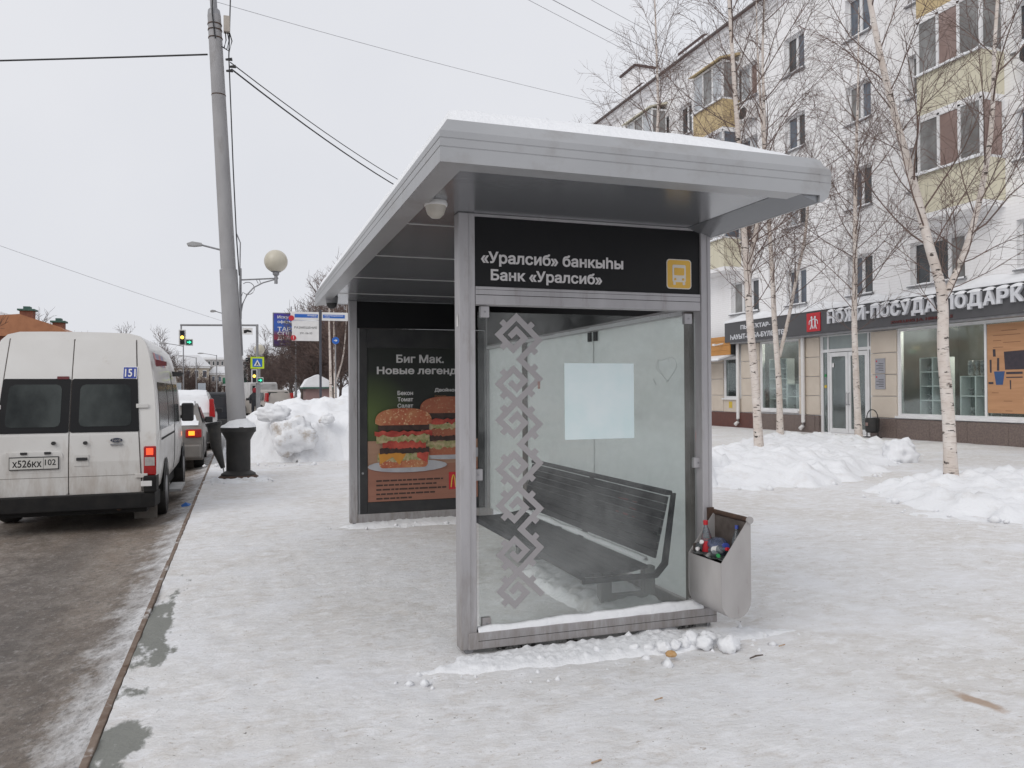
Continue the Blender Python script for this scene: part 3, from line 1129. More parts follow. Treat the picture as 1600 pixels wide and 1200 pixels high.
PW = M('print_wood', (0.36, 0.215, 0.145), (0.29, 0.165, 0.11), 3, .5, stretch=(.4, 1, 5), obj=False)
PW2 = M('print_wood_front', (0.31, 0.14, 0.095), (0.27, 0.12, 0.08), 3, .5, stretch=(.4, 1, 5), obj=False)
PPAP = M('print_paper', (0.42, 0.42, 0.44), (0.34, 0.34, 0.37), 6, .5, obj=False)
PBUN = M('print_bun', (0.47, 0.22, 0.10), (0.38, 0.10, 0.05), 3.5, .5, rng=(.42, .6), obj=False, dirt=(0.60, 0.42, 0.24), dscale=34, drng=(.56, .60))
PBUN2 = M('print_bun_shaded', (0.38, 0.13, 0.07), (0.30, 0.09, 0.05), 3.5, .5, obj=False, dirt=(0.42, 0.26, 0.14), dscale=36, drng=(.58, .62))
PPAT = M('print_patty', (0.06, 0.03, 0.024), (0.03, 0.017, 0.014), 14, .5, obj=False)
PTOM = M('print_tomato', (0.52, 0.09, 0.06), (0.30, 0.035, 0.025), 9, .5, obj=False)
PLET = M('print_lettuce', (0.20, 0.22, 0.07), (0.46, 0.36, 0.22), 22, .5, obj=False)
PCHE = M('print_cheese', (0.58, 0.27, 0.04), (0.52, 0.22, 0.035), 5, .5, obj=False)
yl = [AY + .0002]


def layer(name, mat, pts):
    yl[0] -= .0011
    return plate(name, mat, LB, pts, yl[0], .0005)


layer('print_table', PW, [(1.404, .62), (2.736, .62), (2.736, .97), (1.404, .97)])
layer('print_table_front', PW2, [(1.404, .262), (2.736, .262), (2.736, .70), (1.404, .645)])


def ell(cx, cz, rx, rz, a0=0, a1=360, k=22):
    return [(cx + rx * math.cos(R(a0 + (a1 - a0) * i / k)), cz + rz * math.sin(R(a0 + (a1 - a0) * i / k))) for i in range(k + (0 if a1 - a0 == 360 else 1))]


def wavy(x0, x1, z0, z1, amp, seed, k=22):
    random.seed(seed)
    top = [(x0 + (x1 - x0) * i / k, z1 + random.uniform(-amp, amp)) for i in range(k + 1)]
    bot = [(x0 + (x1 - x0) * i / k, z0 + random.uniform(-amp, amp)) for i in range(k, -1, -1)]
    return bot[::-1] + top[::-1]


def dome(cx, cz, rx, rz, n_=2.7, k=26):
    out = []
    for i in range(k + 1):
        a = PI * i / k
        c_, s_ = math.cos(a), max(0.0, math.sin(a))
        out.append((cx + rx * math.copysign(abs(c_) ** (2 / n_), c_), cz + rz * s_ ** (2 / n_)))
    return out


def burger(cx, zb, w, bun, second):
    layer('print_paper_sheet', PPAP, ell(cx + .05, zb + .04, w * .72, .075))
    layer('print_bun_base', bun, rrect(cx - w * .44, cx + w * .44, zb + .02, zb + .14, .05))
    layer('print_lettuce', PLET, wavy(cx - w * .47, cx + w * .46, zb + .10, zb + .19, .018, 3))
    if not second:
        layer('print_cheese', PCHE, [(cx - w * .42, zb + .07), (cx - w * .2, zb + .15), (cx - w * .08, zb + .055), (cx + w * .02, zb + .16), (cx + w * .05, zb + .20), (cx - w * .45, zb + .20)])
        layer('print_cheese', PTOM, [(cx + w * .24, zb + .14), (cx + w * .42, zb + .07), (cx + w * .46, zb + .20), (cx + w * .24, zb + .20)])
    layer('print_patty', PPAT, wavy(cx - w * .43, cx + w * .46, zb + .19, zb + .255, .009, 13))
    layer('print_bun_middle', PTOM if not second else bun, wavy(cx - w * .38, cx + w * .40, zb + .25, zb + .34, .012, 21))
    layer('print_lettuce', PLET, wavy(cx - w * .49, cx + w * .47, zb + .325, zb + .41, .020, 5))
    layer('print_tomato', PTOM, wavy(cx - w * .52, cx + w * .52, zb + .40, zb + .46, .022, 7, 14))
    layer('print_patty', PPAT, wavy(cx - w * .46, cx + w * .46, zb + .46, zb + .535, .009, 15))
    layer('print_bun_crown', bun, dome(cx, zb + .555, w * .51, .165) + [(cx - w * .50, zb + .54), (cx - w * .43, zb + .522), (cx + w * .43, zb + .522), (cx + w * .50, zb + .54)])


burger(2.36, .765, .66, PBUN2, True)
burger(1.825, .63, .66, PBUN, False)
PLETR = M('print_white_letters', (0.60, 0.585, 0.58), None, 6, .5)
text('Биг Мак.', 'lettering', PLETR, LB, (1.745, AY - .0005, 1.885), .575, .098, ext=.0008, bold=.028)
text('Новые легенды', 'lettering', PLETR, LB, (1.515, AY - .0005, 1.735), 1.06, .105, ext=.0008, bold=.028)
for i, s_ in enumerate(('Бекон', 'Томат', 'Салат')):
    text(s_, 'lettering', PLETR, LB, (1.757, AY - .0005, 1.505 - .075 * i), .185, .05, ext=.0008, bold=.024)
text('Двойной', 'lettering', PLETR, LB, (2.205, AY - .0005, 1.535), .28, .052, ext=.0008, bold=.024)
text('бургер', 'lettering', M('print_orange', (0.36, 0.15, 0.05), None, 5, .5), LB, (2.205, AY - .0005, 1.475), .14, .028, ext=.0008)
random.seed(12)
PINK = M('print_small_text', (0.055, 0.03, 0.025), None, 40, .6)
for i in range(5):
    sm = MB()
    x = 1.50
    end = 1.50 + (.80, .72, .84, .70, .42)[i]
    z = .495 - .052 * i
    while x < end:
        w = random.uniform(.035, .10)
        sm.box(x, min(end, x + w), AY - .0068, AY - .0060, z, z + .018)
        x += w + .012
    sm.build('small_print', PINK, LB)
lg = bx('logo_tile', RED, LB, 2.372, 2.575, AY - .0075, AY - .0068, .37, .575)
arch = MB()
for s0 in (2.40, 2.465):
    pts = [(s0 + .055 * i / 14, AY - .009, .395 + .145 * math.sin(PI * i / 14) ** .75) for i in range(15)]
    arch.tube(pts, .0075, 6)
arch.build('logo_arches', M('print_gold', (0.62, 0.40, 0.06), None, 5, .5), lg)
# ceiling lamp and dark camera dome
cl = MB().lathe([(.0, 2.505), (.026, 2.51), (.046, 2.53), (.055, 2.556), (.058, 2.575)], (1.03, 4.30, 0), 20).build('ceiling_lamp', M('dirty_lamp_glass', (0.42, 0.39, 0.34), (0.50, 0.47, 0.42), 9, .3), SH, smooth=True, angle=40)
MB().lathe([(.064, 2.575), (.066, 2.585), (.060, 2.6025)], (1.03, 4.30, 0), 20).build('lamp_ring', WHITE, cl, smooth=True, angle=40)
dc = MB().lathe([(.0, 2.475), (.03, 2.482), (.055, 2.51), (.060, 2.54)], (.975, 9.06, 0), 18).build('dome_camera', PLASTIC, SH, smooth=True, angle=40)
MB().lathe([(.064, 2.54), (.066, 2.57), (.070, 2.6025)], (.975, 9.06, 0), 18).build('camera_mount', STEEL, dc, smooth=True, angle=40)
# torn sticker on the near post
MB().add([(1.2145, 4.522, 1.93), (1.2145, 4.56, 1.93), (1.2135, 4.562, 1.985), (1.2125, 4.535, 2.01), (1.213, 4.518, 1.975)], [(0, 1, 2, 3, 4), (4, 3, 2, 1, 0)]).build('torn_sticker', WHITE, SH)

ps = bx('paper_sheet', PAPER, None, 1.90, 2.378, GY - .0042, GY - .0016, 1.243, 1.718)
tag(ps, 'blank pale blue paper square stuck on the shelter side glass', 'paper')
st = bx('sticker', M('brown_sticker', (0.24, 0.15, 0.13), (0.30, 0.22, 0.2), 60, .5), None, 1.722, 1.738, GY - .0052, GY - .003, 1.560, 1.605)
tag(st, 'tiny brown sticker on the ornament of the side glass', 'sticker')

# ------------------------------------------------------------------ bench
BN = thing('bench', 'dark slatted bench with snow in its seat inside the bus shelter', 'bench', (2.4, 6.0, 0))
by0, by1 = 4.72, 7.30
prof = []
for i in range(8):
    prof.append((2.10 + .066 * i, .362 - .014 * math.sin(PI * i / 7) + .004 * i))
back = []
for i in range(9):
    back.append((2.60 + .0125 * i, .43 + .051 * i))


def slat(pt, nxt, w, name, th=.024):
    a = Vector((pt[0], 0, pt[1]))
    d = (Vector((nxt[0], 0, nxt[1])) - a)
    d.normalize()
    nn = Vector((d.z, 0, -d.x))
    b = a + d * w
    poly = [a, b, b + nn * th, a + nn * th]
    MB().prism([(p.x, p.z) for p in poly], 'y', by0, by1).build(name, WOODB, BN, bevel=.004)


for i in range(7):
    slat(prof[i], prof[i + 1], .0625, 'seat_slat')
for i in range(8):
    slat(back[i], back[i + 1], .0505, 'back_slat')
bx('top_rail', WOODB, BN, 2.693, 2.745, by0 - .01, by1 + .01, .842, .872, .006)
bx('front_rail', WOODB, BN, 2.068, 2.098, by0 - .01, by1 + .01, .325, .375, .006)
for y in (by0 - .022, 6.0, by1 + .002):
    MB().prism([(2.08, .30), (2.62, .30), (2.70, .38), (2.765, .855), (2.735, .855), (2.66, .40), (2.60, .335), (2.08, .335)], 'y', y, y + .02).build('end_frame', WOODB, BN)
LEGM = M('grey_bench_leg', (0.22, 0.225, 0.22), (0.18, 0.185, 0.18), 6, .6)
for y in (5.02, 6.75):
    f = MB()
    f.box(2.36, 2.44, y, y + .07, 0, .30)
    f.box(2.44, 2.78, y + .002, y + .068, .0, .12)
    f.box(2.70, 2.78, y + .001, y + .069, .12, .30)
    f.build('leg', LEGM, BN)
sm = MB()
for i in range(61):
    y = by0 + .08 + 2.4 * i / 60
    hh = .010 + .022 * max(0, fbm(y * 3.1, 5, 2, 4) + .3)
    w = .018 + .03 * max(0, fbm(y * 2.7, 9, 2, 4) + .25)
    for k, (dx, dz) in enumerate(((-w, 0), (-w * .5, hh * .8), (.0, hh), (.016, hh * 1.3), (.02, -.01))):
        sm.v.append((2.585 + dx, y, .398 + dz))
for i in range(60):
    for k in range(4):
        sm.f.append((i * 5 + k, (i + 1) * 5 + k, (i + 1) * 5 + k + 1, i * 5 + k + 1))
sm.build('seat_snow', SNOW, BN, smooth=True)
rp = MB()
random.seed(5)
for i in range(9):
    y = 5.18 + random.uniform(-.14, .14)
    k = random.randint(4, 6)
    z = .43 + .051 * k + .01
    x = 2.60 + .0125 * k - .0055
    rp.box(x - .0008, x + .0006, y, y + random.uniform(.03, .1), z, z + random.uniform(.006, .014))
rp.build('red_paint_mark', M('faded_red_paint', (0.16, 0.02, 0.024), (0.10, 0.018, 0.02), 20, .6), BN)['kind'] = 'stuff'

# ------------------------------------------------------------------ litter bin on the shelter post, with bottles
LBN = thing('litter_bin', 'rusty grey metal litter bin hung on the bus shelter post, full of bottles', 'litter bin', (2.83, 4.30, .16))
bxl, bxr, yn, yf = 2.732, 2.942, 4.125, 4.495
arcp = [(2.837 + .105 * math.cos(R(a)), .268 + .108 * math.sin(R(a))) for a in range(180, 361, 20)]
side = [(bxl, .50)] + arcp + [(bxr, .745), (2.918, .745)]
for (a, b) in ((yn, yn + .006), (yf - .006, yf)):
    MB().prism(side, 'y', a, b).build('side_plate', GALV, LBN)
shell = MB()
path = [(bxl + .003, .502)] + [(2.837 + .099 * math.cos(R(a)), .268 + .102 * math.sin(R(a))) for a in range(180, 361, 15)] + [(bxr - .006, .742)]
th = .005
vs = []
for (x, z) in path:
    vs += [(x, yn + .006, z), (x, yf - .006, z)]
shell.add(vs, [(2 * i, 2 * i + 1, 2 * i + 3, 2 * i + 2) for i in range(len(path) - 1)])
o = shell.build('drum', GALV, LBN, smooth=True)
sd = o.modifiers.new('solid', 'SOLIDIFY')
sd.thickness = .005
sd.offset = 1
MB().lathe([(.022, yn - .012), (.022, yn + .004)], (2.932, 0, .752), 18, 'y').build('rod_cap', GALV, LBN)
MB().tube([(2.932, yn + .004, .752), (2.932, 4.505, .752)], .016, 12).build('rod', RUST, LBN, smooth=True, angle=40)
bx('inner_lining', M('dark_rusty_lining', (0.07, 0.055, 0.048), (0.12, 0.10, 0.09), 12, .85), LBN, bxr - .016, bxr - .010, yn + .007, yf - .007, .42, .735)
bx('inner_lining', MATS['dark_rusty_lining'], LBN, bxl + .03, bxr - .017, yf - .012, yf - .0065, .42, .56)
bx('bracket', RUST, LBN, 2.88, 2.925, 4.495, 4.509, .62, .78)


def bottle(label, c, d, r, L, body, cap, band=None):
    o = thing('bottle', label, 'bottle', c)
    prof = [(r * .8, 0), (r, L * .05), (r, L * .55), (r * .9, L * .62), (r * .45, L * .82), (r * .36, L * .86), (r * .36, L * .92)]
    b = MB().lathe(prof, (0, 0, 0), 14).build('body', body, o, True, True)
    MB().lathe([(r * .44, L * .9), (r * .44, L)], (0, 0, 0), 12).build('cap', cap, o, True, True, angle=40)
    if band:
        MB().lathe([(r * 1.015, L * .22), (r * 1.015, L * .5)], (0, 0, 0), 14).build('wrapper', band, o, True, True, angle=40)
    dv = Vector(d).normalized()
    o.rotation_euler = Vector((0, 0, 1)).rotation_difference(dv).to_euler()
    return o


PET = glass_mat('clear_bottle_plastic', (0.8, .84, .86), (0.5, 0.55, 0.6), .15, .4, 12, .09)
PETB = glass_mat('blue_bottle_plastic', (0.55, .62, .85), (0.36, 0.42, 0.62), .25, .5, 12, .09)
PETG = glass_mat('green_bottle_plastic', (0.2, .5, .3), (0.05, 0.25, 0.10), .3, .5, 12, .09)
CAPR = M('red_cap', (0.55, 0.02, 0.03), None, 5, .4)
CAPG = M('green_cap', (0.02, 0.30, 0.08), None, 5, .4)
CAPB = M('blue_cap', (0.05, 0.08, 0.35), None, 5, .4)
bottle('clear bottle with red cap and red wrapper in the litter bin', (2.815, 4.40, 0.470), (-.10, -.06, 1), .034, .25, PET, CAPR, RED)
bottle('large bluish bottle lying in the litter bin', (2.845, 4.37, 0.565), (-.15, -1, .12), .05, .17, PETB, CAPB)
bottle('clear bottle with green cap at the rim of the litter bin', (2.83, 4.37, 0.530), (-.42, -1, .03), .027, .20, PET, CAPG)
bottle('green bottle lying among clear bottles in the litter bin', (2.86, 4.455, 0.540), (-1, -.45, .0), .028, .135, PETG, WHITE, WHITE)
bottle('crumpled clear bottle at the back corner of the litter bin', (2.795, 4.47, 0.510), (-.25, -.6, .5), .03, .13, PET, WHITE)
bottle('squat green-capped bottle on top of the litter bin heap', (2.80, 4.29, 0.560), (.25, 1, .2), .03, .15, PETB, CAPG)
bottle('white-wrapped bottle beside the bluish one in the litter bin', (2.79, 4.33, 0.540), (.1, -.9, .2), .026, .17, PET, CAPR, WHITE)
bottle('thin clear bottle leaning on the side plate of the litter bin', (2.88, 4.20, 0.490), (.1, .05, 1), .026, .22, PET, CAPB)
fill = MB()
for i in range(9):
    for j in range(7):
        fill.v.append((2.742 + .19 * j / 6, yn + .012 + .345 * i / 8, .515 + .04 * N.noise((i * .9, j * .9, 1))))
fill.f = [(i * 7 + j, i * 7 + j + 1, (i + 1) * 7 + j + 1, (i + 1) * 7 + j) for i in range(8) for j in range(6)]
fill.build('rubbish', M('mixed_rubbish', (0.30, 0.30, 0.30), (0.03, 0.04, 0.035), 16, .6, rng=(.42, .56)), LBN)

# ================================================================== snow heaps
mound('snow_bank', 'tall chunky snow bank ploughed up behind the bus shelter advert', 2.75, 20.6, 3.1, 2.5, 1.36, 4, SNOWL, 0, 110, 3.2, .30, flat=.42)
mound('snow_pile', 'long snow pile at the foot of the birch beside the shelter post', 9.3, 13.0, 3.0, 2.1, .34, 11, SNOWL, .75, 90, 2.2, .5)
mound('snow_pile', 'low wide snow pile between the shop door and the pavement', 14.3, 17.0, 4.8, 2.0, .21, 17, SNOWL, 1.0, 110, 2.4, .5)
mound('snow_pile', 'broad snow pile round the birch in front of the big shop window', 10.8, 8.3, 3.1, 2.1, .20, 23, SNOWL, .55, 100, 2.2, .45)
mound('snow_pile', 'snow pile beyond the shelter seen through its back glass', 6.2, 12.2, 2.4, 1.6, .7, 29, SNOW, .5, 70, 2.2, .5)
mound('snow_ridge', 'thin snow ridge along the foot of the shelter end frame', 2.15, 4.33, 1.2, .19, .03, 31, SNOW, -.02, 150, 2.3, .55, cat='snow ridge', sc=.16)
mound('snow_ridge', 'thin snow ridge under the advertising end of the shelter', 2.0, 9.20, .95, .22, .05, 33, SNOW, 0, 70, 2.5, .35, cat='snow ridge', sc=.16)
mound('snow_ridge', 'snow heaped round the foot of the lamp post pedestal', -.02, 14.85, .55, .5, .07, 37, SNOWD, 0, 50, 2.2, .4, cat='snow ridge', sc=.3)
mound('snow_drift', 'wind-blown snow drift under the bench in the shelter', 2.55, 5.6, .36, 1.2, .10, 39, SNOWD, 0, 40, 2.2, .4, cat='snow drift', sc=.3)
mound('snow_ridge', 'ploughed snow ridge along the kerb beyond the lamp post', .15, 24.5, .75, 5.5, .75, 41, SNOW, 0, 40, 2.4, .4, cat='snow ridge')
mound('snow_ridge', 'ploughed snow ridge behind the street-name post', 3.6, 31, 3.4, 6.0, .9, 43, SNOW, 0, 60, 2.4, .4, cat='snow ridge')
lump_obj('snow_boulder', 'big round sandy snow boulder in the face of the snow bank', (1.12, 18.15, .38), .40, 3, SNOWDD, sq=(1.15, .7, 1.0), cat='snow boulder', flr=.5)
lump_obj('snow_boulder', 'small brown snow clod near the crest of the snow bank', (1.85, 18.35, .88), .14, 8, SNOWDD, cat='snow boulder', flr=.5)
lump_obj('snow_boulder', 'pale slab of snow on the crest of the snow bank', (.72, 18.5, .95), .26, 12, SNOW, sq=(1.3, .7, .8), cat='snow boulder', flr=.5)
lump_obj('snow_boulder', 'loose snow boulder lying off the end of the low wide pile', (13.1, 13.2, 0), .34, 5, SNOW, cat='snow boulder')
cr_ = MB()
rc = random.Random(70)
for (cx, cy, rx, ry_, rot_, nn_) in ((9.35, 13.0, 3.0, 2.2, .75, 150), (14.3, 17.0, 4.6, 1.9, 1.0, 120), (10.7, 8.2, 3.0, 2.0, .55, 150), (2.6, 18.0, 3.2, .7, 0, 90), (2.2, 4.22, 1.3, .28, 0, 170), (2.0, 9.15, 1.0, .2, 0, 60), (0, 14.6, .6, .4, 0, 30)):
    for i in range(nn_):
        a = rc.uniform(0, 2 * PI)
        d = rc.uniform(.72, 1.12) if rx > 1.3 else rc.uniform(0, 1.1)
        x, y = rx * d * math.cos(a), ry_ * d * math.sin(a)
        s_ = rc.uniform(.008, .03) * (1 if rx <= 1.3 else 2.2) * (.5 + rc.random() ** 3)
        q = Vector((cx + x * math.cos(rot_) - y * math.sin(rot_), cy + x * math.sin(rot_) + y * math.cos(rot_), pave_z(cx, cy) + s_ * .3))
        if q.x > 18.9:
            continue
        rt = Matrix.Rotation(rc.uniform(0, 6), 3, 'Z')
        pts_ = [q + rt @ (Vector(k) * s_ * rc.uniform(.7, 1.3)) for k in ((1, 0, 0), (.3, .9, 0), (-.8, .5, 0), (-.8, -.6, 0), (.3, -.9, 0), (.1, .1, .9), (0, 0, -.8))]
        cr_.add(pts_, [(0, 1, 5), (1, 2, 5), (2, 3, 5), (3, 4, 5), (4, 0, 5), (1, 0, 6), (2, 1, 6), (3, 2, 6), (4, 3, 6), (0, 4, 6)])
tag(cr_.build('snow_crumbs', SNOW, smooth=True), 'loose snow crumbs scattered round the piles and the shelter foot', 'snow crumbs', kind='stuff')
random.seed(77)
for i, (x, y, r) in enumerate(((2.73, 4.05, .062), (2.62, 4.14, .05), (2.52, 4.2, .042), (2.44, 4.18, .038), (2.36, 4.17, .045), (2.57, 4.22, .055), (2.68, 4.2, .05), (2.82, 4.12, .035), (2.28, 4.2, .03), (2.2, 4.24, .028), (1.98, 4.27, .025), (1.62, 4.26, .022))):
    lump_obj('snow_lump', 'small white snow lump at the foot of the shelter end frame', (x, y, .012), r, i * 3.1 + 1, SNOW, 'snow lumps at the shelter end')
tag(MB().lathe([(.004, 0), (.03, .006), (.034, .018), (.024, .03), (.006, .036)], (0, 0, 0), 10).build('bread_crust', M('bread', (0.45, 0.25, 0.10), (0.55, 0.38, 0.2), 30, .8), smooth=True), 'piece of orange-brown bread crust on the snow by the shelter', 'food scrap').location = (2.33, 4.03, .02)
tg = tag(MB().tube([(0, 0, 0), (.05, .01, .006), (.085, -.006, .012)], [.004, .006, .004], 6).build('twig', BARK), 'short brown twig on the snow below the litter bin', 'twig')
tg.location = (2.74, 3.86, .018)
for i, (x, y) in enumerate(((1.93, 3.5), (3.03, 3.98), (1.36, 3.0))):
    b = tag(MB().tube([(0, 0, 0), (.05, .012, 0)], .004, 6).build('cigarette_butt', M('cigarette_paper', (0.5, 0.42, 0.33), (0.36, 0.2, 0.1), 40, .8)), 'small cigarette butt on the trampled snow', 'cigarette butt', 'cigarette butts on the pavement')
    b.location = (x, y, .02)
bg = tag(MB().add([(-.05, 0, 0), (.05, -.02, .01), (.07, .05, .03), (0, .07, .045), (-.06, .05, .02), (0, .03, .06)], [(0, 1, 5), (1, 2, 5), (2, 3, 5), (3, 4, 5), (4, 0, 5)]).build('plastic_scrap', M('blue_scrap', (0.03, 0.14, 0.45), None, 9, .5)), 'scrap of blue plastic lying against the kerb', 'litter')
bg.location = (-.72, 11.9, -.03)

# ================================================================== apartment building with shops
XB = 19.2
Y0B, Y1B = 4.0, 42.0
AB = thing('apartment_building', 'white five-storey apartment block with snow on its sills and shops below', 'building', (XB + 5, 22, 0))
SILL = [4.62, 7.47, 10.29, 13.10]
TOP = [5.92, 8.80, 11.58, 14.50]
cols2 = [(20.35, 21.45), (23.5, 24.6), (31.0, 32.1), (39.0, 40.1), (13.6, 15.35), (10.4, 11.5), (7.4, 8.5)]
trip = [(16.92, 18.84), (26.26, 28.12), (33.0, 34.9)]
openings = []
for k in range(4):
    for (a, b) in cols2:
        openings.append((a, b, SILL[k], TOP[k], 2))
    for (a, b) in trip:
        openings.append((a, b, SILL[k], TOP[k], 3))
shops = [(27.61, 28.63, 1.19, 2.84), (23.91, 26.19, .75, 3.36), (20.44, 22.78, .04, 3.42), (14.9, 19.33, .70, 3.36), (9.6, 14.4, .70, 3.36), (31, 33, 1.19, 2.84)]
allop = [(a, b, c, d) for a, b, c, d, _ in openings] + shops
ysx = sorted(set([Y0B, Y1B] + [v for o in allop for v in o[:2]]))
zsx = sorted(set([-.3, 16.2] + [v for o in allop for v in o[2:4]]))
wm = MB()
vi = {}


def wv(y, z):
    if (y, z) not in vi:
        vi[(y, z)] = len(wm.v)
        wm.v.append((XB, y, z))
    return vi[(y, z)]


for a, b in zip(ysx[:-1], ysx[1:]):
    for c, d in zip(zsx[:-1], zsx[1:]):
        ym, zm = (a + b) / 2, (c + d) / 2
        if any(o[0] < ym < o[1] and o[2] < zm < o[3] for o in allop):
            continue
        wm.f.append((wv(a, c), wv(a, d), wv(b, d), wv(b, c)))
for (a, b, c, d) in allop:
    dp = .20
    vs = [(XB, a, c), (XB, b, c), (XB, b, d), (XB, a, d), (XB + dp, a, c), (XB + dp, b, c), (XB + dp, b, d), (XB + dp, a, d)]
    wm.add(vs, [(0, 1, 5, 4), (1, 2, 6, 5), (2, 3, 7, 6), (3, 0, 4, 7)])
wm.add([(XB, Y0B, -.3), (XB + 11, Y0B, -.3), (XB + 11, Y0B, 16.2), (XB, Y0B, 16.2)], [(0, 1, 2, 3)])
wm.add([(XB, Y1B, -.3), (XB + 11, Y1B, -.3), (XB + 11, Y1B, 16.2), (XB, Y1B, 16.2)], [(3, 2, 1, 0)])
wm.add([(XB + 11, Y0B, -.3), (XB + 11, Y1B, -.3), (XB + 11, Y1B, 16.2), (XB + 11, Y0B, 16.2)], [(0, 1, 2, 3)])
wm.build('wall', PLASTER, AB)
# eaves, cornice and roof
bx('cornice', PLASTER, AB, XB - .28, XB + 11.2, Y0B - .2, Y1B + .2, 16.205, 16.42)
bx('cornice_step', PLASTER, AB, XB - .12, XB - .001, Y0B, Y1B, 16.02, 16.203)
RF = MB().prism([(XB - .45, 16.42), (XB + 5.6, 18.6), (XB + 11.4, 16.42)], 'y', Y0B - .3, Y1B + .3).build('roof', M('roof_sheet', (0.13, 0.09, 0.085), None, 3, .6), AB)
MB().prism([(XB - .47, 16.43), (XB - .46, 16.56), (XB + 5.6, 18.76), (XB + 5.6, 18.62)], 'y', Y0B - .25, Y1B + .25).build('roof_snow', SNOW, RF)
gt = MB()
gt.tube([(XB - .46, Y0B, 16.42), (XB - .46, Y1B, 16.42)], .03, 6)
gt.build('gutter', M('brown_gutter', (0.16, 0.145, 0.14), None, 4, .6), RF)
for (a, b, h) in ((30.3, 32.4, .45), (36.0, 37.2, .4)):
    MB().prism([(XB + .15, 16.6), (XB + .15, 16.75 + h), (XB + 1.2, 17.1 + h), (XB + 1.2, 16.9)], 'y', a, b).build('roof_dormer', M('brown_dormer', (0.05, 0.03, 0.028), (0.08, .05, .05), 8, .7), RF)
bx('chimney', PLASTER, RF, XB + 2.2, XB + 3.4, 40.5, 42.2, 16.9, 20.0)
bx('chimney_cap', M('brown_dormer', (0, 0, 0)), RF, XB + 2.1, XB + 3.5, 40.4, 42.3, 20.0, 20.12)
random.seed(21)
# flat windows
for (a, b, c, d, nn) in openings:
    x = XB + .15
    w = bx('window', FRAMEW, AB, x + .055, x + .075, a, b, c, d)
    fm = MB()
    fw = .07
    fm.box(x, x + .05, a, b, c, c + fw)
    fm.box(x, x + .05, a, b, d - fw, d)
    fm.box(x, x + .05, a, a + fw, c + fw, d - fw)
    fm.box(x, x + .05, b - fw, b, c + fw, d - fw)
    div = [a + (b - a) * i / nn for i in range(1, nn)]
    for y in div:
        fm.box(x, x + .05, y - .06, y + .06, c + fw, d - fw)
    fm.build('frame', FRAMEW, w)
    eds = [a] + div + [b]
    for i in range(nn):
        pm = random.choices(PANES, (5, 4, 2, .6, 1.0))[0]
        bx('pane', pm, w, x + .036, x + .046, eds[i] + fw * .9, eds[i + 1] - fw * .9, c + fw, d - fw)
    bx('sill', STEEL, w, XB - .10, XB + .14, a - .06, b + .06, c - .045, c - .008)
    s_ = MB()
    k = 10
    for i in range(k + 1):
        y = a - .04 + (b - a + .08) * i / k
        h = .04 + .05 * max(0, fbm(y * 3, c, 1, 2) + .3)
        s_.v += [(XB - .09, y, c - .008), (XB - .08, y, c - .008 + h * .8), (XB + .02, y, c - .008 + h), (XB + .13, y, c - .008 + h * .6)]
    for i in range(k):
        for q in range(3):
            s_.f.append((i * 4 + q, i * 4 + q + 1, (i + 1) * 4 + q + 1, (i + 1) * 4 + q))
    s_.build('sill_snow', SNOW, w, smooth=True)


def balcony(ya, yb, k, sheet, pset):
    zb = SILL[k] - 1.05 + (0 if k else 0)
    z0, z1, z2 = zb + .07, zb + 1.20, zb + 2.78
    xf = XB - .80
    B = MB().box(xf, XB - .002, ya, yb, z0 - .16, z0).build('balcony', PLASTER, AB)
    p = MB()
    p.box(xf, xf + .05, ya, yb, z0 + .001, z1)
    p.box(xf + .051, XB - .003, ya, ya + .05, z0 + .001, z1)
    p.box(xf + .051, XB - .003, yb - .05, yb, z0 + .001, z1)
    p.build('parapet', sheet, B)
    f = MB()
    L = yb - ya
    nP = 3
    for i in range(nP + 1):
        y = ya + .035 + (L - .07) * i / nP
        f.box(xf + .0, xf + .06, y - .045, y + .045, z1 + .001, z2)
    f.box(xf + .002, xf + .058, ya, yb, z1 + .002, z1 + .07)
    f.box(xf + .002, xf + .058, ya, yb, z2 - .08, z2 - .002)
    for y in (ya, yb - .05):
        f.box(xf + .06, XB - .004, y + .002, y + .048, z1 + .002, z1 + .07)
        f.box(xf + .06, XB - .004, y + .002, y + .048, z2 - .08, z2 - .002)
        f.box(XB - .08, XB - .004, y + .003, y + .047, z1 + .07, z2 - .08)
    f.build('balcony_frame', FRAMEW, B)
    for i in range(nP):
        y = ya + .035 + (L - .07) * i / nP
        y2 = ya + .035 + (L - .07) * (i + 1) / nP
        bx('balcony_pane', pset[i % len(pset)], B, xf + .025, xf + .035, y + .046, y2 - .046, z1 + .07, z2 - .08)
    for y in (ya, yb - .05):
        bx('balcony_pane', pset[-1], B, xf + .062, XB - .082, y + .02, y + .03, z1 + .07, z2 - .08)
    s_ = MB()
    kk = 22
    for i in range(kk + 1):
        y = ya - .03 + (L + .06) * i / kk
        h = .05 + .07 * max(0, fbm(y * 2.5, z1, 1, 3) + .3)
        s_.v += [(xf - .10, y, z1 - .02), (xf - .11, y, z1 + .02 + h * .3), (xf - .06, y, z1 + h), (xf - .001, y, z1 + h * 1.1)]
    for i in range(kk):
        for q in range(3):
            s_.f.append((i * 4 + q, i * 4 + q + 1, (i + 1) * 4 + q + 1, (i + 1) * 4 + q))
    s_.build('ledge_snow', SNOW, B, smooth=True)
    if k == 3:
        MB().prism([(xf - .18, z2), (xf - .18, z2 + .05), (XB - .003, z2 + .36), (XB - .003, z2 + .26)], 'y', ya - .08, yb + .08).build('balcony_roof', sheet, B)
        MB().prism([(xf - .17, z2 + .055), (xf - .15, z2 + .12), (XB - .004, z2 + .44), (XB - .004, z2 + .365)], 'y', ya - .06, yb + .06).build('balcony_roof_snow', SNOW, B)
    return B


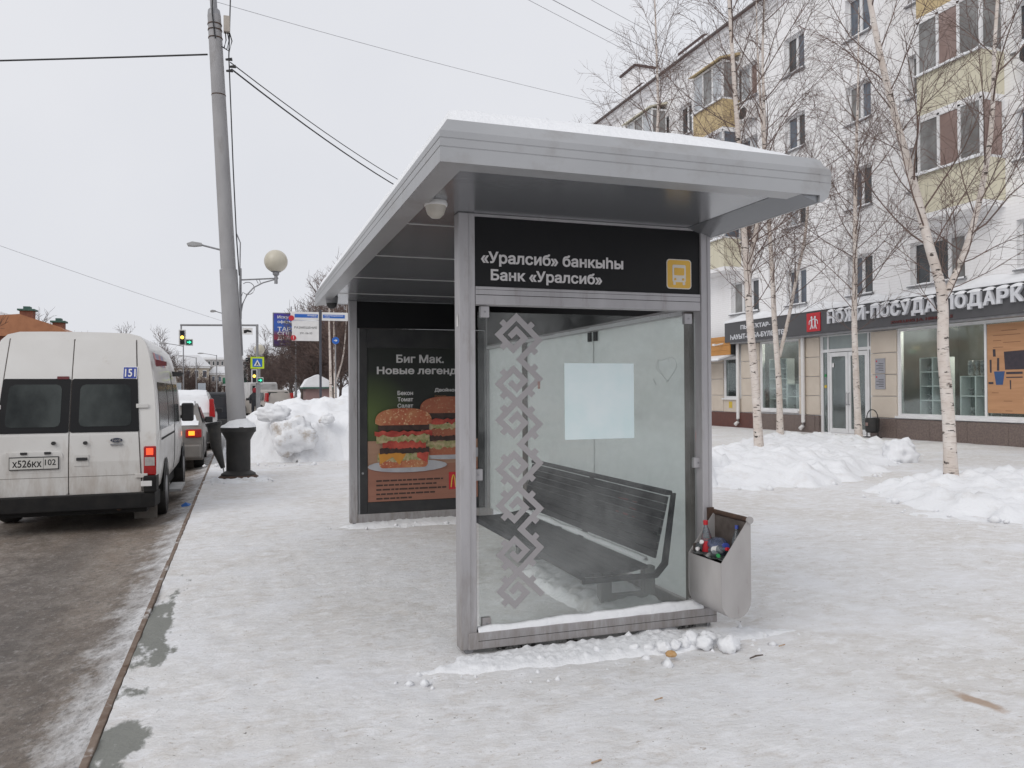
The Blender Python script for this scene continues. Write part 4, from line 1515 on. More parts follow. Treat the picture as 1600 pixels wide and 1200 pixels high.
PK = [PANES[3], PANES[3], PANES[2], PANES[3]]
balcony(15.65, 17.75, 1, CBALC, [PANES[2], PANES[3], PANES[2], PANES[3]])
balcony(15.65, 17.75, 2, CBALC, [PANES[2], PANES[3], PANES[2], PANES[2]])
balcony(15.65, 17.75, 3, YBALC, PK)
balcony(27.4, 29.6, 1, CBALC, [PANES[4], PANES[2], PANES[4], PANES[1]])
balcony(27.4, 29.6, 2, CBALC, [PANES[4], PANES[2], PANES[4], PANES[1]])
balcony(27.4, 29.6, 3, YBALC, [PANES[4], PANES[2], PANES[4], PANES[2]])
balcony(33.2, 35.9, 1, CBALC, [PANES[4], PANES[2], PANES[4]])
balcony(33.2, 35.9, 2, YBALC, [PANES[4], PANES[2], PANES[4]])
balcony(33.2, 35.9, 3, CBALC, [PANES[4], PANES[2], PANES[4], PANES[2]])
for (y, z, lab) in ((14.6, 10.0, 'air conditioner beside the cream glazed balcony'), (26.6, 12.45, 'air conditioner beside the ochre top balcony')):
    ac = thing('air_conditioner', 'white outdoor ' + lab, 'air conditioner', (XB - .2, y, z - .3))
    bx('casing', WHITE, ac, XB - .36, XB - .06, y - .42, y + .42, z - .3, z + .28, .02)
    MB().lathe([(.23, XB - .367), (.23, XB - .362)], (0, y + .1, z), 20, 'x').build('fan_grille', PLASTIC, ac)
    MB().prism([(y - .4, z + .281), (y + .4, z + .281), (y + .3, z + .40), (y - .25, z + .42)], 'x', XB - .34, XB - .08).build('snow_cap', SNOW, ac)
    bx('bracket', STEEL, ac, XB - .34, XB - .003, y - .3, y - .26, z - .34, z - .302)

# --- shop front (ground floor): cladding, plinth, canopies
piers = [(19.36, 20.42, True), (22.80, 23.89, True), (26.21, 27.40, True), (28.66, 30.9, True), (14.42, 14.88, True), (33.02, 38, True), (4.2, 9.58, True)]
rows = [.62, 1.30, 1.98, 2.66, 3.36]
for (a, b, _) in piers:
    nn = max(1, round((b - a) / 1.1))
    for i in range(nn):
        y0, y1 = a + (b - a) * i / nn, a + (b - a) * (i + 1) / nn
        for r0, r1 in zip(rows[:-1], rows[1:]):
            bx('stone_panel', BEIGE, AB, XB - .055, XB - .004, y0 + .008, y1 - .008, r0 + .011, r1 - .011, .006)
bx('cladding_band', BEIGE, AB, XB - .052, XB - .003, 27.42, 28.64, .62, 1.16)
for (a, b, mt) in ((14.3, 19.35, GRANITE), (9.5, 14.29, GRANITE), (19.36, 20.42, GRANITE), (22.80, 23.0, GRANITE), (23.02, 26.3, GRANITE), (26.32, 30.0, REDGRAN), (30.02, 40, REDGRAN), (4.1, 9.49, GRANITE)):
    nn = max(1, round((b - a) / 1.3))
    for i in range(nn):
        y0, y1 = a + (b - a) * i / nn, a + (b - a) * (i + 1) / nn
        bx('plinth_slab', mt, AB, XB - .10, XB - .002, y0 + .003, y1 - .003, -.1, .60, .006)
# dark shop interiors behind the glass
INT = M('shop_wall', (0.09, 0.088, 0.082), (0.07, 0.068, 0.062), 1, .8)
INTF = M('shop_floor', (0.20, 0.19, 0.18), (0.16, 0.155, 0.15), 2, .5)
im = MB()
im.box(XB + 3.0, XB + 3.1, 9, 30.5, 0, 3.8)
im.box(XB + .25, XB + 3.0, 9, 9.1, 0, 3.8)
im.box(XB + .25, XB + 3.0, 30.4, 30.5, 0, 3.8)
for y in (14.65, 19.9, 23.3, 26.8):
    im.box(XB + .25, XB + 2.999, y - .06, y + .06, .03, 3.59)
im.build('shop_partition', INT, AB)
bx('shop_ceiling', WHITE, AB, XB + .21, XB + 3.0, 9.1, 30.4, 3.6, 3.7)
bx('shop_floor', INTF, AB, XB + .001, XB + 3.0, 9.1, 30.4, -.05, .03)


def shop_window(a, b, c, d, divs, name='shop_window'):
    w = MB()
    x0, x1 = XB + .02, XB + .09
    w.box(x0, x1, a, b, c, c + .07)
    w.box(x0, x1, a, b, d - .07, d)
    for y in [a + .035] + list(divs) + [b - .035]:
        w.box(x0, x1, y - .035, y + .035, c + .07, d - .07)
    o = w.build(name, FRAMEW, AB)
    e = [a] + list(divs) + [b]
    for y0, y1 in zip(e[:-1], e[1:]):
        bx('pane', SHOPGL, o, XB + .05, XB + .058, y0 + .05, y1 - .04, c + .07, d - .07)
    bx('sill', FRAMEW, o, XB - .13, XB + .02, a - .04, b + .04, c - .07, c - .005)
    return o


shop_window(14.9, 19.33, .70, 3.36, (16.33,))
shop_window(23.91, 26.19, .75, 3.36, ())
shop_window(27.61, 28.63, 1.19, 2.84, ())
shop_window(9.6, 14.4, .70, 3.36, (12.0,))
shop_window(31, 33, 1.19, 2.84, ())


def shelf_unit(label, y0, y1, z0, z1, nc, nr, x=XB + .35, seed=1):
    random.seed(seed)
    o = thing('shelf_unit', label, 'shelves', (x + .18, (y0 + y1) / 2, z0))
    SW = MATS['shelf_white']
    for i in range(nc + 1):
        y = y0 + (y1 - y0) * i / nc
        bx('upright', SW, o, x, x + .36, y - .018, y + .018, z0, z1)
    for j in range(nr + 1):
        z = z0 + (z1 - z0) * j / nr
        for i in range(nc):
            ya = y0 + (y1 - y0) * i / nc
            bx('shelf', SW, o, x + .002, x + .358, ya + .0185, ya + (y1 - y0) / nc - .0185, z - .016 if j else z, z + .016 if j < nr else z)
    bx('back_panel', M('shelf_back', (0.22, 0.26, 0.255), (0.17, 0.21, 0.205), 3, .6), o, x + .36, x + .375, y0, y1, z0, z1)
    return o


M('shelf_white', (0.80, 0.82, 0.81), (0.74, 0.76, 0.75), 3, .5)
shelf_unit('tall white display shelves at the left of the big shop window', 17.95, 18.85, .74, 2.46, 2, 4, seed=2)
shelf_unit('low white display shelves beside the orange window poster', 16.45, 17.42, .74, 1.88, 2, 2, seed=3)
shelf_unit('tall white display shelves in the narrow shop window', 25.1, 26.1, .79, 2.7, 2, 5, seed=4)
shelf_unit('low white display shelves in the narrow shop window', 24.0, 25.05, .79, 1.72, 2, 2, seed=5)
KIT = M('kitchenware', (0.35, 0.36, 0.36), (0.10, 0.10, 0.11), 12, .3, .3)
random.seed(9)


def ware(label, x, y, z, r, h, grp):
    k = random.random()
    m = MB()
    if k < .5:
        m.lathe([(r * .7, 0), (r, h * .15), (r, h * .8), (r * .9, h)], (0, 0, 0), 12)
    else:
        m.lathe([(r * .3, 0), (r * .8, h * .1), (r * .2, h * .5), (r * .75, h * .75), (r, h)], (0, 0, 0), 12)
    o = m.build('kitchenware', KIT, smooth=True)
    o.location = (x, y, z)
    tag(o, label, 'kitchenware', grp)


for (y0, y1, z0, z1, nc, nr, lab) in ((17.95, 18.85, .74, 2.46, 2, 4, 'grey pot on the tall shelves of the big shop window'), (16.45, 17.42, .74, 1.88, 2, 2, 'grey pot on the low shelves beside the orange poster'), (25.1, 26.1, .79, 2.7, 2, 5, 'grey pot on the tall shelves of the narrow shop window'), (24.0, 25.05, .79, 1.72, 2, 2, 'grey pot on the low shelves of the narrow shop window')):
    for i in range(nc):
        for j in range(nr):
            ware(lab, XB + .5, y0 + (y1 - y0) * (i + .5) / nc + random.uniform(-.06, .06), z0 + (z1 - z0) * j / nr + .017, random.uniform(.08, .13), random.uniform(.12, .26), lab.replace('grey pot', 'pots'))
for i, y in enumerate((16.62, 16.80, 17.0, 17.2)):
    ware('goblet standing on top of the low shop window shelves', XB + .5, y, 1.897, .08, .42, 'goblets on top of the low shelves')
for y in (17.0, 18.3, 25.0):
    o = MB().lathe([(.0, -.02), (.14, -.018), (.15, .0)], (0, 0, 0), 20).build('ceiling_spot', emis('shop_spot', (1, .95, .85), 1.2) if 'shop_spot' not in MATS else MATS['shop_spot'])
    o.location = (XB + 1.6, y, 3.598)
    ll = bpy.data.lights.new('shop_lamp', 'POINT')
    ll.energy = 90
    ll.color = (1, .93, .82)
    ll.shadow_soft_size = .14
    lo = bpy.data.objects.new('shop_lamp', ll)
    col.objects.link(lo)
    lo.parent = o
    lo.location = (-.4, 0, -.2)
    tag(o, 'round lit ceiling spot inside the ' + ('big' if y < 20 else 'narrow') + ' shop window', 'ceiling light', 'ceiling spots in the shop')
# orange poster of knives in the window
PO = thing('window_poster', 'orange wooden-looking poster of dark knives and tools filling the shop window', 'poster', (XB + .04, 15.6, .85))
MATP = M('orange_print', (0.50, 0.27, 0.14), (0.44, 0.23, 0.115), 2, .6, stretch=(1, .5, 6), obj=False)
bx('sheet', MATP, PO, XB + .030, XB + .040, 14.96, 16.28, .86, 3.26)
DKP = M('dark_print', (0.035, 0.03, 0.04), (0.05, .04, .05), 9, .6)
BLP = M('blue_print', (0.04, 0.09, 0.22), None, 9, .6)


def yzshape(name, mt, pts):
    MB().prism(pts, 'x', XB + .0275, XB + .0298).build(name, mt, PO)


yzshape('print_bag', DKP, [(15.05, 2.02), (15.75, 2.02), (15.78, 2.5), (15.05, 2.52)])
yzshape('print_knife', DKP, [(15.92, 2.0), (15.99, 2.0), (15.98, 2.34), (15.92, 2.34)])
yzshape('print_shovel', BLP, [(15.82, 1.62), (16.02, 1.62), (16.08, 1.98), (15.76, 1.98)])
yzshape('print_knife', DKP, [(16.15, 1.95), (16.2, 1.95), (16.21, 2.30), (16.15, 2.30)])
yzshape('print_knife', DKP, [(16.02, 2.38), (16.1, 2.38), (16.11, 2.58), (16.03, 2.58)])
yzshape('print_knife', DKP, [(15.25, 1.90), (15.72, 1.90), (15.72, 1.96), (15.25, 1.96)])
yzshape('print_knife', DKP, [(15.25, 1.80), (15.72, 1.80), (15.72, 1.83), (15.25, 1.83)])
yzshape('print_knife', DKP, [(15.58, 1.5), (15.61, 1.5), (15.62, 1.74), (15.58, 1.74)])
yzshape('print_knife', DKP, [(16.1, 1.64), (16.25, 1.64), (16.25, 1.70), (16.1, 1.70)])
for (y, z, w) in ((15.85, 3.06, .45), (16.1, 2.94, .8), (16.1, 2.80, .25), (15.8, 2.74, .5), (16.1, 2.62, .3), (16.15, 1.40, .2), (15.8, 1.18, .25), (15.75, .92, .2)):
    yzshape('print_text_line', M('brown_print', (0.22, 0.105, 0.055), None, 9, .6), [(y - w, z), (y, z), (y, z + .014), (y - w, z + .014)])

# entrance door
ED = MB()
xa, xb = XB + .02, XB + .10
for (a, b, c, d) in ((20.44, 22.78, 3.34, 3.42), (20.44, 22.78, 2.80, 2.90)):
    ED.box(xa, xb, a, b, c, d)
for y in (20.475, 20.60, 22.46, 22.745):
    ED.box(xa + .001, xb - .001, y - .035, y + .035, .04, 2.80)
    ED.box(xa + .001, xb - .001, y - .035, y + .035, 2.90, 3.34)
ED = ED.build('entrance_frame', FRAMEW, AB)
for (a, b) in ((20.65, 21.51), (21.53, 22.41)):
    dl = MB()
    dl.box(xa + .01, xb - .01, a, a + .11, .05, 2.78)
    dl.box(xa + .01, xb - .01, b - .11, b, .05, 2.78)
    dl.box(xa + .011, xb - .011, a + .11, b - .11, .05, .20)
    dl.box(xa + .011, xb - .011, a + .11, b - .11, 2.64, 2.78)
    d_ = dl.build('door', FRAMEW, AB)
    bx('pane', SHOPGL, d_, XB + .055, XB + .063, a + .11, b - .11, .2, 2.64)
    hy = b - .05 if b < 21.52 else a + .05
    MB().tube([(XB + .028, hy, 1.0), (XB - .03, hy, 1.02), (XB - .03, hy, 1.38), (XB + .028, hy, 1.40)], .014, 6).build('handle', STEEL, d_)
for (a, b, c, d) in ((20.64, 22.42, 2.90, 3.34), (22.50, 22.71, 2.90, 3.34), (22.50, 22.71, .06, 2.80), (20.51, 20.565, .06, 2.80)):
    bx('pane', SHOPGL if c < 2 else M('grey_transom', (0.30, 0.345, 0.34), None, 2, .3), ED, XB + .05, XB + .058, a, b, c, d)
for (y, z, mt, w, h) in ((22.26, 2.35, WHITE, .12, .14), (22.62, 2.0, CAPG, .09, .10), (22.62, 1.62, M('yellow_notice', (0.62, 0.45, 0.06), None, 8, .6), .11, .10)):
    bx('door_sticker', mt, ED, XB + .045, XB + .0485, y - w / 2, y + w / 2, z - h / 2, z + h / 2)
# plaques
for i, z in enumerate((1.52, 2.02)):
    pl = bx('plaque', M('grey_plaque', (0.34, 0.34, 0.37), None, 5, .4), None, XB - .075, XB - .057, 19.80, 20.21, z, z + .47)
    tag(pl, ('lower' if i == 0 else 'upper') + ' grey information plaque on the wall by the shop door', 'plaque')
    bx('emblem', RED, pl, XB - .079, XB - .0755, 20.12, 20.17, z + .36, z + .41)
    for k in range(5):
        bx('text_line', DKP, pl, XB - .0785, XB - .0755, 19.86, 20.06 + .1 * (k % 2), z + .08 + .055 * k, z + .095 + .055 * k)
# narrow shop's poster and yellow tag
bx('window_display', M('display_cloth', (0.05, 0.06, 0.09), (0.35, 0.1, 0.1), 7, .7), AB, XB + .5, XB + .6, 27.8, 28.2, 1.25, 1.75)
yt = bx('house_tag', MATS['yellow_notice'], None, XB - .065, XB - .056, 28.02, 28.25, .78, 1.04)
tag(yt, 'small yellow notice on the wall under the narrow window', 'notice')
# down pipes
for y, zt, lab in ((27.48, 3.6, 'white down pipe at the corner of the orange boarding'), (23.55, 3.43, 'white down pipe between the narrow shop window and the door')):
    o = MB().tube([(XB - .15, y, zt), (XB - .15, y, .35), (XB - .17, y, .22), (XB - .30, y, .12)], .07, 12).build('down_pipe', WHITE, smooth=True, angle=40)
    tag(o, lab, 'down pipe')
# neighbouring shop: orange boarding and snowy awning
ob = thing('boarded_fascia', 'orange wooden boarding with small lamp over the neighbouring shop window', 'fascia', (XB - .3, 29, 2.9))
for i in range(4):
    bx('plank', ORANGEW, ob, XB - .45, XB - .40, 27.58, 34, 2.95 + .19 * i, 3.133 + .19 * i, .004)
bx('support', PLASTIC, ob, XB - .395, XB - .06, 27.6, 34, 2.95, 3.7)
MB().tube([(XB - .45, 28.05, 3.42), (XB - .75, 28.1, 3.36)], .03, 8).build('lamp_arm', WHITE, ob)
MB().lathe([(.02, -.04), (.09, -.02), (.07, .05)], (XB - .78, 28.2, 3.36), 12).build('lamp_head', WHITE, ob)
aw = MB().prism([(XB - .95, 2.68), (XB - .95, 2.72), (XB - .06, 2.98), (XB - .06, 2.92)], 'y', 27.65, 33).build('awning', M('awning_sheet', (0.4, 0.4, 0.42), None, 3, .5))
tag(aw, 'snow-covered awning over the narrow window of the neighbouring shop', 'awning')
MB().prism([(XB - .955, 2.722), (XB - .93, 2.80), (XB - .062, 3.05), (XB - .062, 2.985)], 'y', 27.66, 32.98).build('snow', SNOW, aw)

# --- the long dark shop sign
XF = 18.70
SG = thing('shop_sign', 'long dark grey shop fascia with white raised letters and red emblem', 'shop sign', (XF + .2, 20, 3.43))
bx('board', FASC, SG, XF, XF + .45, 9.0, 27.85, 3.44, 4.22)
bx('lower_edge', STEEL, SG, XF + .06, XF + .44, 9.0, 27.84, 3.37, 3.438)
sm = MB()
for i in range(181):
    y = 9.0 + 18.85 * i / 180
    h = .10 + .16 * max(0, fbm(y * .9, 3, 1, 4) + .35)
    for (x, k) in ((XF - .03, 0), (XF - .035, .35), (XF + .05, .75), (XF + .22, 1.1), (XF + .49, 1.9)):
        sm.v.append((x, y, 4.222 + h * k))
for i in range(180):
    for q in range(4):
        sm.f.append((i * 5 + q, i * 5 + q + 1, (i + 1) * 5 + q + 1, (i + 1) * 5 + q))
sm.build('snow_cap', SNOW, SG, smooth=True)
# raised letters, one mesh each, with snow caught on top
words = 'НОЖИ-ПОСУДА-ПОДАРКИ'
cw = {'-': .24, 'И': .44, 'Ж': .56, 'Д': .52, 'У': .43}
yy = 21.80
LW = M('white_letter_face', (0.66, 0.67, 0.70), (0.60, 0.61, 0.64), 5, .5)
for ch in words:
    w = cw.get(ch, .43) * .925
    if ch == '-':
        text(ch, 'letter', LW, SG, (XF - .002, yy - .05, 3.90), w - .10, .07, '-x', .09, .03)
    else:
        h = .40 if ch != 'Д' else .46
        z0 = 3.72 if ch != 'Д' else 3.66
        text(ch, 'letter', LW, SG, (XF - .002, yy - .02, z0), w - .045, h, '-x', .09, .045)
        cp = MB()
        random.seed(ord(ch))
        k = 6
        for i in range(k + 1):
            y = yy - .03 - (w - .075) * i / k
            e = math.sin(PI * (i + .3) / (k + .6)) ** .5
            cp.v += [(XF - .10, y, 4.105), (XF - .095, y, 4.12 + .05 * e), (XF - .05, y, 4.12 + .075 * e), (XF - .003, y, 4.121 + .09 * e)]
        for i in range(k):
            for q in range(3):
                cp.f.append((i * 4 + q, (i + 1) * 4 + q, (i + 1) * 4 + q + 1, i * 4 + q + 1))
        cp.build('letter_snow', SNOW, SG, smooth=True)
    yy -= w
text('ZWILLING J.A. HENCKELS', 'lettering', M('dark_red_letters', (0.10, 0.02, 0.02), None, 5, .5), SG, (XF - .002, 19.11, 3.475), 2.23, .11, '-x', .02, .03)
text('ПЫСАҠТАР-', 'lettering', LW, SG, (XF - .002, 26.75, 3.90), 1.85, .17, '-x', .01, .03)
text('ҺАУЫТ-ҺАБА-БҮЛӘКТӘР', 'lettering', LW, SG, (XF - .002, 27.45, 3.53), 3.55, .20, '-x', .01, .03)
em = bx('emblem', RED, SG, XF - .03, XF - .002, 22.18, 22.86, 3.52, 4.16)
fg = MB()


def bar2(p, q, w):
    (y0, z0), (y1, z1) = p, q
    d = Vector((y1 - y0, z1 - z0)).normalized()
    nn = Vector((-d.y, d.x)) * w / 2
    return [(y0 + nn.x, z0 + nn.y), (y1 + nn.x, z1 + nn.y), (y1 - nn.x, z1 - nn.y), (y0 - nn.x, z0 - nn.y)]


xq = [XF - .031]
for cy, sgn in ((22.60, 1), (22.42, -1)):
    for (p, q, w) in (((0, .20), (.05 * sgn, .04), .045), ((0, .20), (-.06 * sgn, .04), .045), ((0, .20), (0, .36), .07), ((0, .36), (.12 * sgn, .30), .035), ((.12 * sgn, .30), (.13 * sgn, .18), .03), ((0, .36), (-.09 * sgn, .36), .035), ((.05 * sgn, .04), (.09 * sgn, .03), .03)):
        xq[0] -= .0008
        pts = bar2((cy + p[0], 3.58 + p[1]), (cy + q[0], 3.58 + q[1]), w)
        MB().prism(pts, 'x', xq[0], xq[0] + .0006).build('twin_figure', LW, em)
    xq[0] -= .0008
    MB().prism([(cy + .045 * math.cos(a * PI / 5), 4.0 + .045 * math.sin(a * PI / 5)) for a in range(10)], 'x', xq[0], xq[0] + .0006).build('twin_head', LW, em)

# street urn by the shop door
U = thing('street_urn', 'black oval street urn with hooped handle beside the shop door', 'litter bin', (18.75, 19.95, 0))
MB().lathe([(.15, .16), (.20, .20), (.215, .55), (.20, .62), (.17, .62), (.17, .40)], (0, 0, 0), 24).build('drum', IRON, U, True, True, angle=40)
for a in (-.23, .23):
    MB().tube([(0, a, 0), (0, a, .62)], .016, 6).build('leg', IRON, U, local=True)
MB().tube([(0, .23 * math.cos(R(i * 15)), .62 + .26 * math.sin(R(i * 15))) for i in range(13)], .016, 6).build('hoop', IRON, U, local=True)
MB().box(-.1, .1, -.30, .30, -.01, .03).build('base', IRON, U, local=True)
plq = MB().box(-.226, -.214, -.05, .05, .38, .48).build('badge', MATS['brown_sticker'], U, local=True)

# ================================================================== trees
def branch_path(p, d, L, n, rnd, wander, up, droop=0.0):
    pts = [Vector(p)]
    d = Vector(d).normalized()
    for i in range(n):
        t = (i + 1) / n
        d = d + Vector((rnd.uniform(-wander, wander), rnd.uniform(-wander, wander), rnd.uniform(-wander, wander) + up * (1 - t) - droop * t))
        d.normalize()
        pts.append(pts[-1] + d * (L / n))
    return pts


def perp(d, ang, rnd, elev):
    """a direction leaving d at the angle elev, at azimuth ang round it"""
    d = Vector(d).normalized()
    u = d.cross(Vector((.2, .5, .83)))
    if u.length < 1e-3:
        u = d.cross(Vector((1, 0, 0)))
    u.normalize()
    w = d.cross(u)
    s = u * math.cos(ang) + w * math.sin(ang)
    return d * math.cos(elev) + s * math.sin(elev)


def at(path, t):
    k = t * (len(path) - 1)
    i = min(int(k), len(path) - 2)
    f = k - i
    return path[i].lerp(path[i + 1], f), (path[i + 1] - path[i]).normalized()


def refine(pts, n):
    P = [Vector(p) for p in pts]
    out = []
    for i in range(len(P) - 1):
        p0 = P[max(i - 1, 0)]
        p1, p2 = P[i], P[i + 1]
        p3 = P[min(i + 2, len(P) - 1)]
        for k in range(n):
            t = k / n
            out.append(.5 * ((2 * p1) + (-p0 + p2) * t + (2 * p0 - 5 * p1 + 4 * p2 - p3) * t * t + (-p0 + 3 * p1 - 3 * p2 + p3) * t ** 3))
    out.append(P[-1])
    return out


def birch(label, axes, r0, seed, zb=2.6, dens=.20, maxL=2.3, group='birches along the pavement', twig=.0054):
    """axes: list of polylines (trunk first, then forks); twigs grow from all of them"""
    rnd = random.Random(seed)
    dens *= 1.3
    r0 *= .93
    base = Vector(axes[0][0])
    T = thing('birch_tree', label, 'tree', (base.x, base.y, 0), group=group)
    tm, cm = MB(), MB()
    ang = rnd.uniform(0, 6)
    ztop = max(Vector(a[-1]).z for a in axes)
    for ai, ax in enumerate(axes):
        P = refine(ax, 5)
        z0 = P[0].z
        rr = []
        for i, p in enumerate(P):
            f = max(0.0, (ztop + .3 - p.z) / (ztop + .3 - base.z))
            rad = r0 * (.10 + .90 * f ** .9)
            if ai:
                rad *= .68
            elif i < 3:
                rad *= 1.25 - .08 * i
            rr.append(rad)
        tm.tube(P, rr, 9)
        L = sum((P[i + 1] - P[i]).length for i in range(len(P) - 1))
        nb = int(L / dens)
        for b in range(nb):
            t = (b + rnd.random()) / nb
            p, d = at(P, t)
            if p.z < zb:
                continue
            ang += 2.4 + rnd.uniform(-.5, .5)
            bl = min(maxL * 1.3, .5 + .42 * (ztop + 1.2 - p.z)) * rnd.uniform(.5, 1.1)
            if p.z < zb + .8:
                bl *= .7
            d1 = perp(d, ang, rnd, R(rnd.uniform(30, 62)))
            q = branch_path(p, d1, bl, 7, rnd, .13, .13, .03)
            br = .0045 + .0075 * bl / 2
            cm.tube(q, [br * (1 - .72 * i / 7) for i in range(8)], 4, False)
            ns = int(bl / .15)
            for s in range(ns):
                ts = .18 + .82 * (s + rnd.random()) / ns
                p2, d2 = at(q, min(ts, .999))
                sl_ = bl * rnd.uniform(.22, .5) * (1.15 - .5 * ts)
                q2 = branch_path(p2, perp(d2, rnd.uniform(0, 6.28), rnd, R(rnd.uniform(25, 52))), sl_, 3, rnd, .14, .10, .05)
                cm.tube(q2, [twig * .95, twig * .8, twig * .65, twig * .5], 3, False)
                for u in range(max(2, int(sl_ / .17))):
                    p3, d3 = at(q2, rnd.uniform(.15, .98))
                    l3 = rnd.uniform(.15, .5)
                    q3 = branch_path(p3, perp(d3, rnd.uniform(0, 6.28), rnd, R(rnd.uniform(25, 60))), l3, 2, rnd, .15, .05, .05)
                    cm.tube(q3, [twig * .62, twig * .5, twig * .36], 3, False)
    tm.build('trunk', BIRCH, T, smooth=True)
    cm.build('crown', TWIG, T)
    return T


birch('forked birch rising from the snow pile beside the shelter post',
      [[(10.73, 14.7, -.05), (10.63, 14.7, 1.66), (10.52, 14.72, 3.05), (10.49, 14.75, 4.03), (10.42, 14.75, 5.0), (10.33, 14.8, 6.95), (10.21, 14.8, 8.61), (10.13, 14.85, 10.6), (10.1, 14.85, 13.0)],
       [(10.50, 14.74, 3.9), (10.68, 14.8, 4.7), (11.0, 14.9, 5.88), (11.15, 15.0, 7.4), (11.2, 15.1, 9.2), (11.3, 15.1, 11.0)]], .105, 3, 3.2)
birch('slim birch with a side limb in front of the narrow shop window',
      [[(15.41, 20.1, -.05), (15.38, 20.1, 1.7), (15.24, 20.1, 3.63), (15.17, 20.1, 5.17), (15.05, 20.15, 7.48), (14.82, 20.2, 11.3), (14.77, 20.2, 13.4)],
       [(15.40, 20.1, 2.5), (15.75, 20.05, 3.83), (16.0, 20.0, 5.0), (16.32, 20.0, 6.3), (16.5, 20.0, 8.0)]], .105, 8, 3.4, .24)
birch('slender straight birch in front of the shop door',
      [[(16.17, 17.7, -.05), (16.10, 17.7, 1.67), (16.05, 17.7, 3.44), (16.09, 17.7, 4.68), (16.16, 17.75, 6.45), (16.27, 17.8, 8.24), (16.35, 17.8, 9.9), (16.4, 17.8, 12.2)]], .105, 14, 3.0, .17, 2.6)
birch('birch with two spreading limbs in front of the big shop window',
      [[(10.24, 9.3, -.05), (10.19, 9.3, 1.12), (10.10, 9.3, 2.09), (10.09, 9.3, 2.97), (9.89, 9.35, 3.74), (9.71, 9.4, 4.5), (9.42, 9.4, 5.34), (9.18, 9.4, 6.08), (8.96, 9.4, 6.9), (8.75, 9.4, 8.0), (8.6, 9.4, 9.6)],
       [(10.10, 9.3, 2.92), (10.32, 9.28, 3.25), (10.59, 9.25, 3.85), (10.79, 9.2, 4.58), (11.01, 9.2, 5.59), (11.09, 9.2, 6.8), (11.2, 9.2, 8.0), (11.25, 9.2, 9.4)]], .108, 19, 2.5, .21, 1.9, twig=.0048)
birch('tall birch behind the bus shelter roof',
      [[(12.3, 22.2, -.05), (12.28, 22.2, 4), (12.3, 22.2, 8), (12.52, 22.2, 10.0), (12.50, 22.2, 11.8), (12.42, 22.2, 14.6)]], .12, 25, 4, .22, 2.4)
birch('low bushy birch hidden by the shelter, its top against the sky',
      [[(13.4, 30.5, -.05), (13.4, 30.5, 5), (13.3, 30.5, 9), (13.2, 30.5, 12.5)]], .11, 33, 4, .26, 2.6)
birch('birch farther along the pavement behind the street-name post',
      [[(5.6, 50, -.05), (5.55, 50, 3), (5.5, 50, 6), (5.4, 50, 8.5)], [(5.55, 50, 2), (6.1, 50, 4), (6.3, 50, 7)]], .12, 41, 2, .3, 2.4, twig=.011)
birch('pale birch next to the far street-name post',
      [[(4.9, 46, -.05), (4.85, 46, 3), (4.8, 46, 6), (4.9, 46, 8)]], .11, 43, 2.2, .3, 2.0, twig=.010)


def bare_tree_meshes(seed, H, spread, ntw):
    rnd = random.Random(seed)
    tm, cm = MB(), MB()
    P = branch_path((0, 0, -.1), (rnd.uniform(-.1, .1), rnd.uniform(-.1, .1), 1), H * .55, 6, rnd, .08, .05)
    tm.tube(P, [H * .019 * (1 - .11 * i) for i in range(7)], 7)
    ang = 0
    lim = []
    for b in range(15):
        t = .28 + .72 * b / 14
        p, d = at(P, min(t, .999))
        ang += 2.4
        L = H * rnd.uniform(.30, .46) * (1.1 - .4 * t) * spread
        q = branch_path(p, perp(d, ang, rnd, R(rnd.uniform(25, 62))), L, 6, rnd, .16, .14)
        tm.tube(q, [H * .0065 * (1 - .12 * i) for i in range(7)], 5, False)
        lim.append((q, L))
    lim.append((branch_path(P[-1], (0, 0, 1), H * .42, 6, rnd, .12, .08), H * .42))
    tm.tube(lim[-1][0], [H * .008 * (1 - .14 * i) for i in range(7)], 5, False)
    for q, L in lim:
        for s in range(ntw):
            p2, d2 = at(q, rnd.uniform(.2, .999))
            l2 = L * rnd.uniform(.25, .5)
            q2 = branch_path(p2, perp(d2, rnd.uniform(0, 6.28), rnd, R(rnd.uniform(25, 55))), l2, 3, rnd, .2, .1)
            cm.tube(q2, [.022, .018, .014, .01], 3, False)
            for u in range(5):
                p3, d3 = at(q2, rnd.uniform(.2, .99))
                q3 = branch_path(p3, perp(d3, rnd.uniform(0, 6.28), rnd, R(rnd.uniform(25, 60))), rnd.uniform(.35, .9), 2, rnd, .22, .05)
                cm.tube(q3, [.013, .011, .007], 3, False)
    return tm, cm


protos = []
for i, (sd_, H, sp) in enumerate(((3, 8.5, 1.0), (7, 9.5, 1.15), (11, 7.5, 1.25))):
    tm, cm = bare_tree_meshes(sd_, H, sp, 15)
    T = thing('bare_tree', 'bare brown tree', 'tree', (0, 0, 0))
    tm.build('trunk', BARK, T, smooth=True, local=True)
    cm.build('crown', TWIGB, T, local=True)
    protos.append([T, False])


def plant(i, x, y, s, rz, label, group, sz=1.0):
    pr = protos[i]
    if not pr[1]:
        o = pr[0]
        pr[1] = True
    else:
        o = copy_tree(pr[0])
    o.location = (x, y, 0)
    o.rotation_euler = (0, 0, rz)
    o.scale = (s, s, s * sz)
    tag(o, label, 'tree', group)
    return o


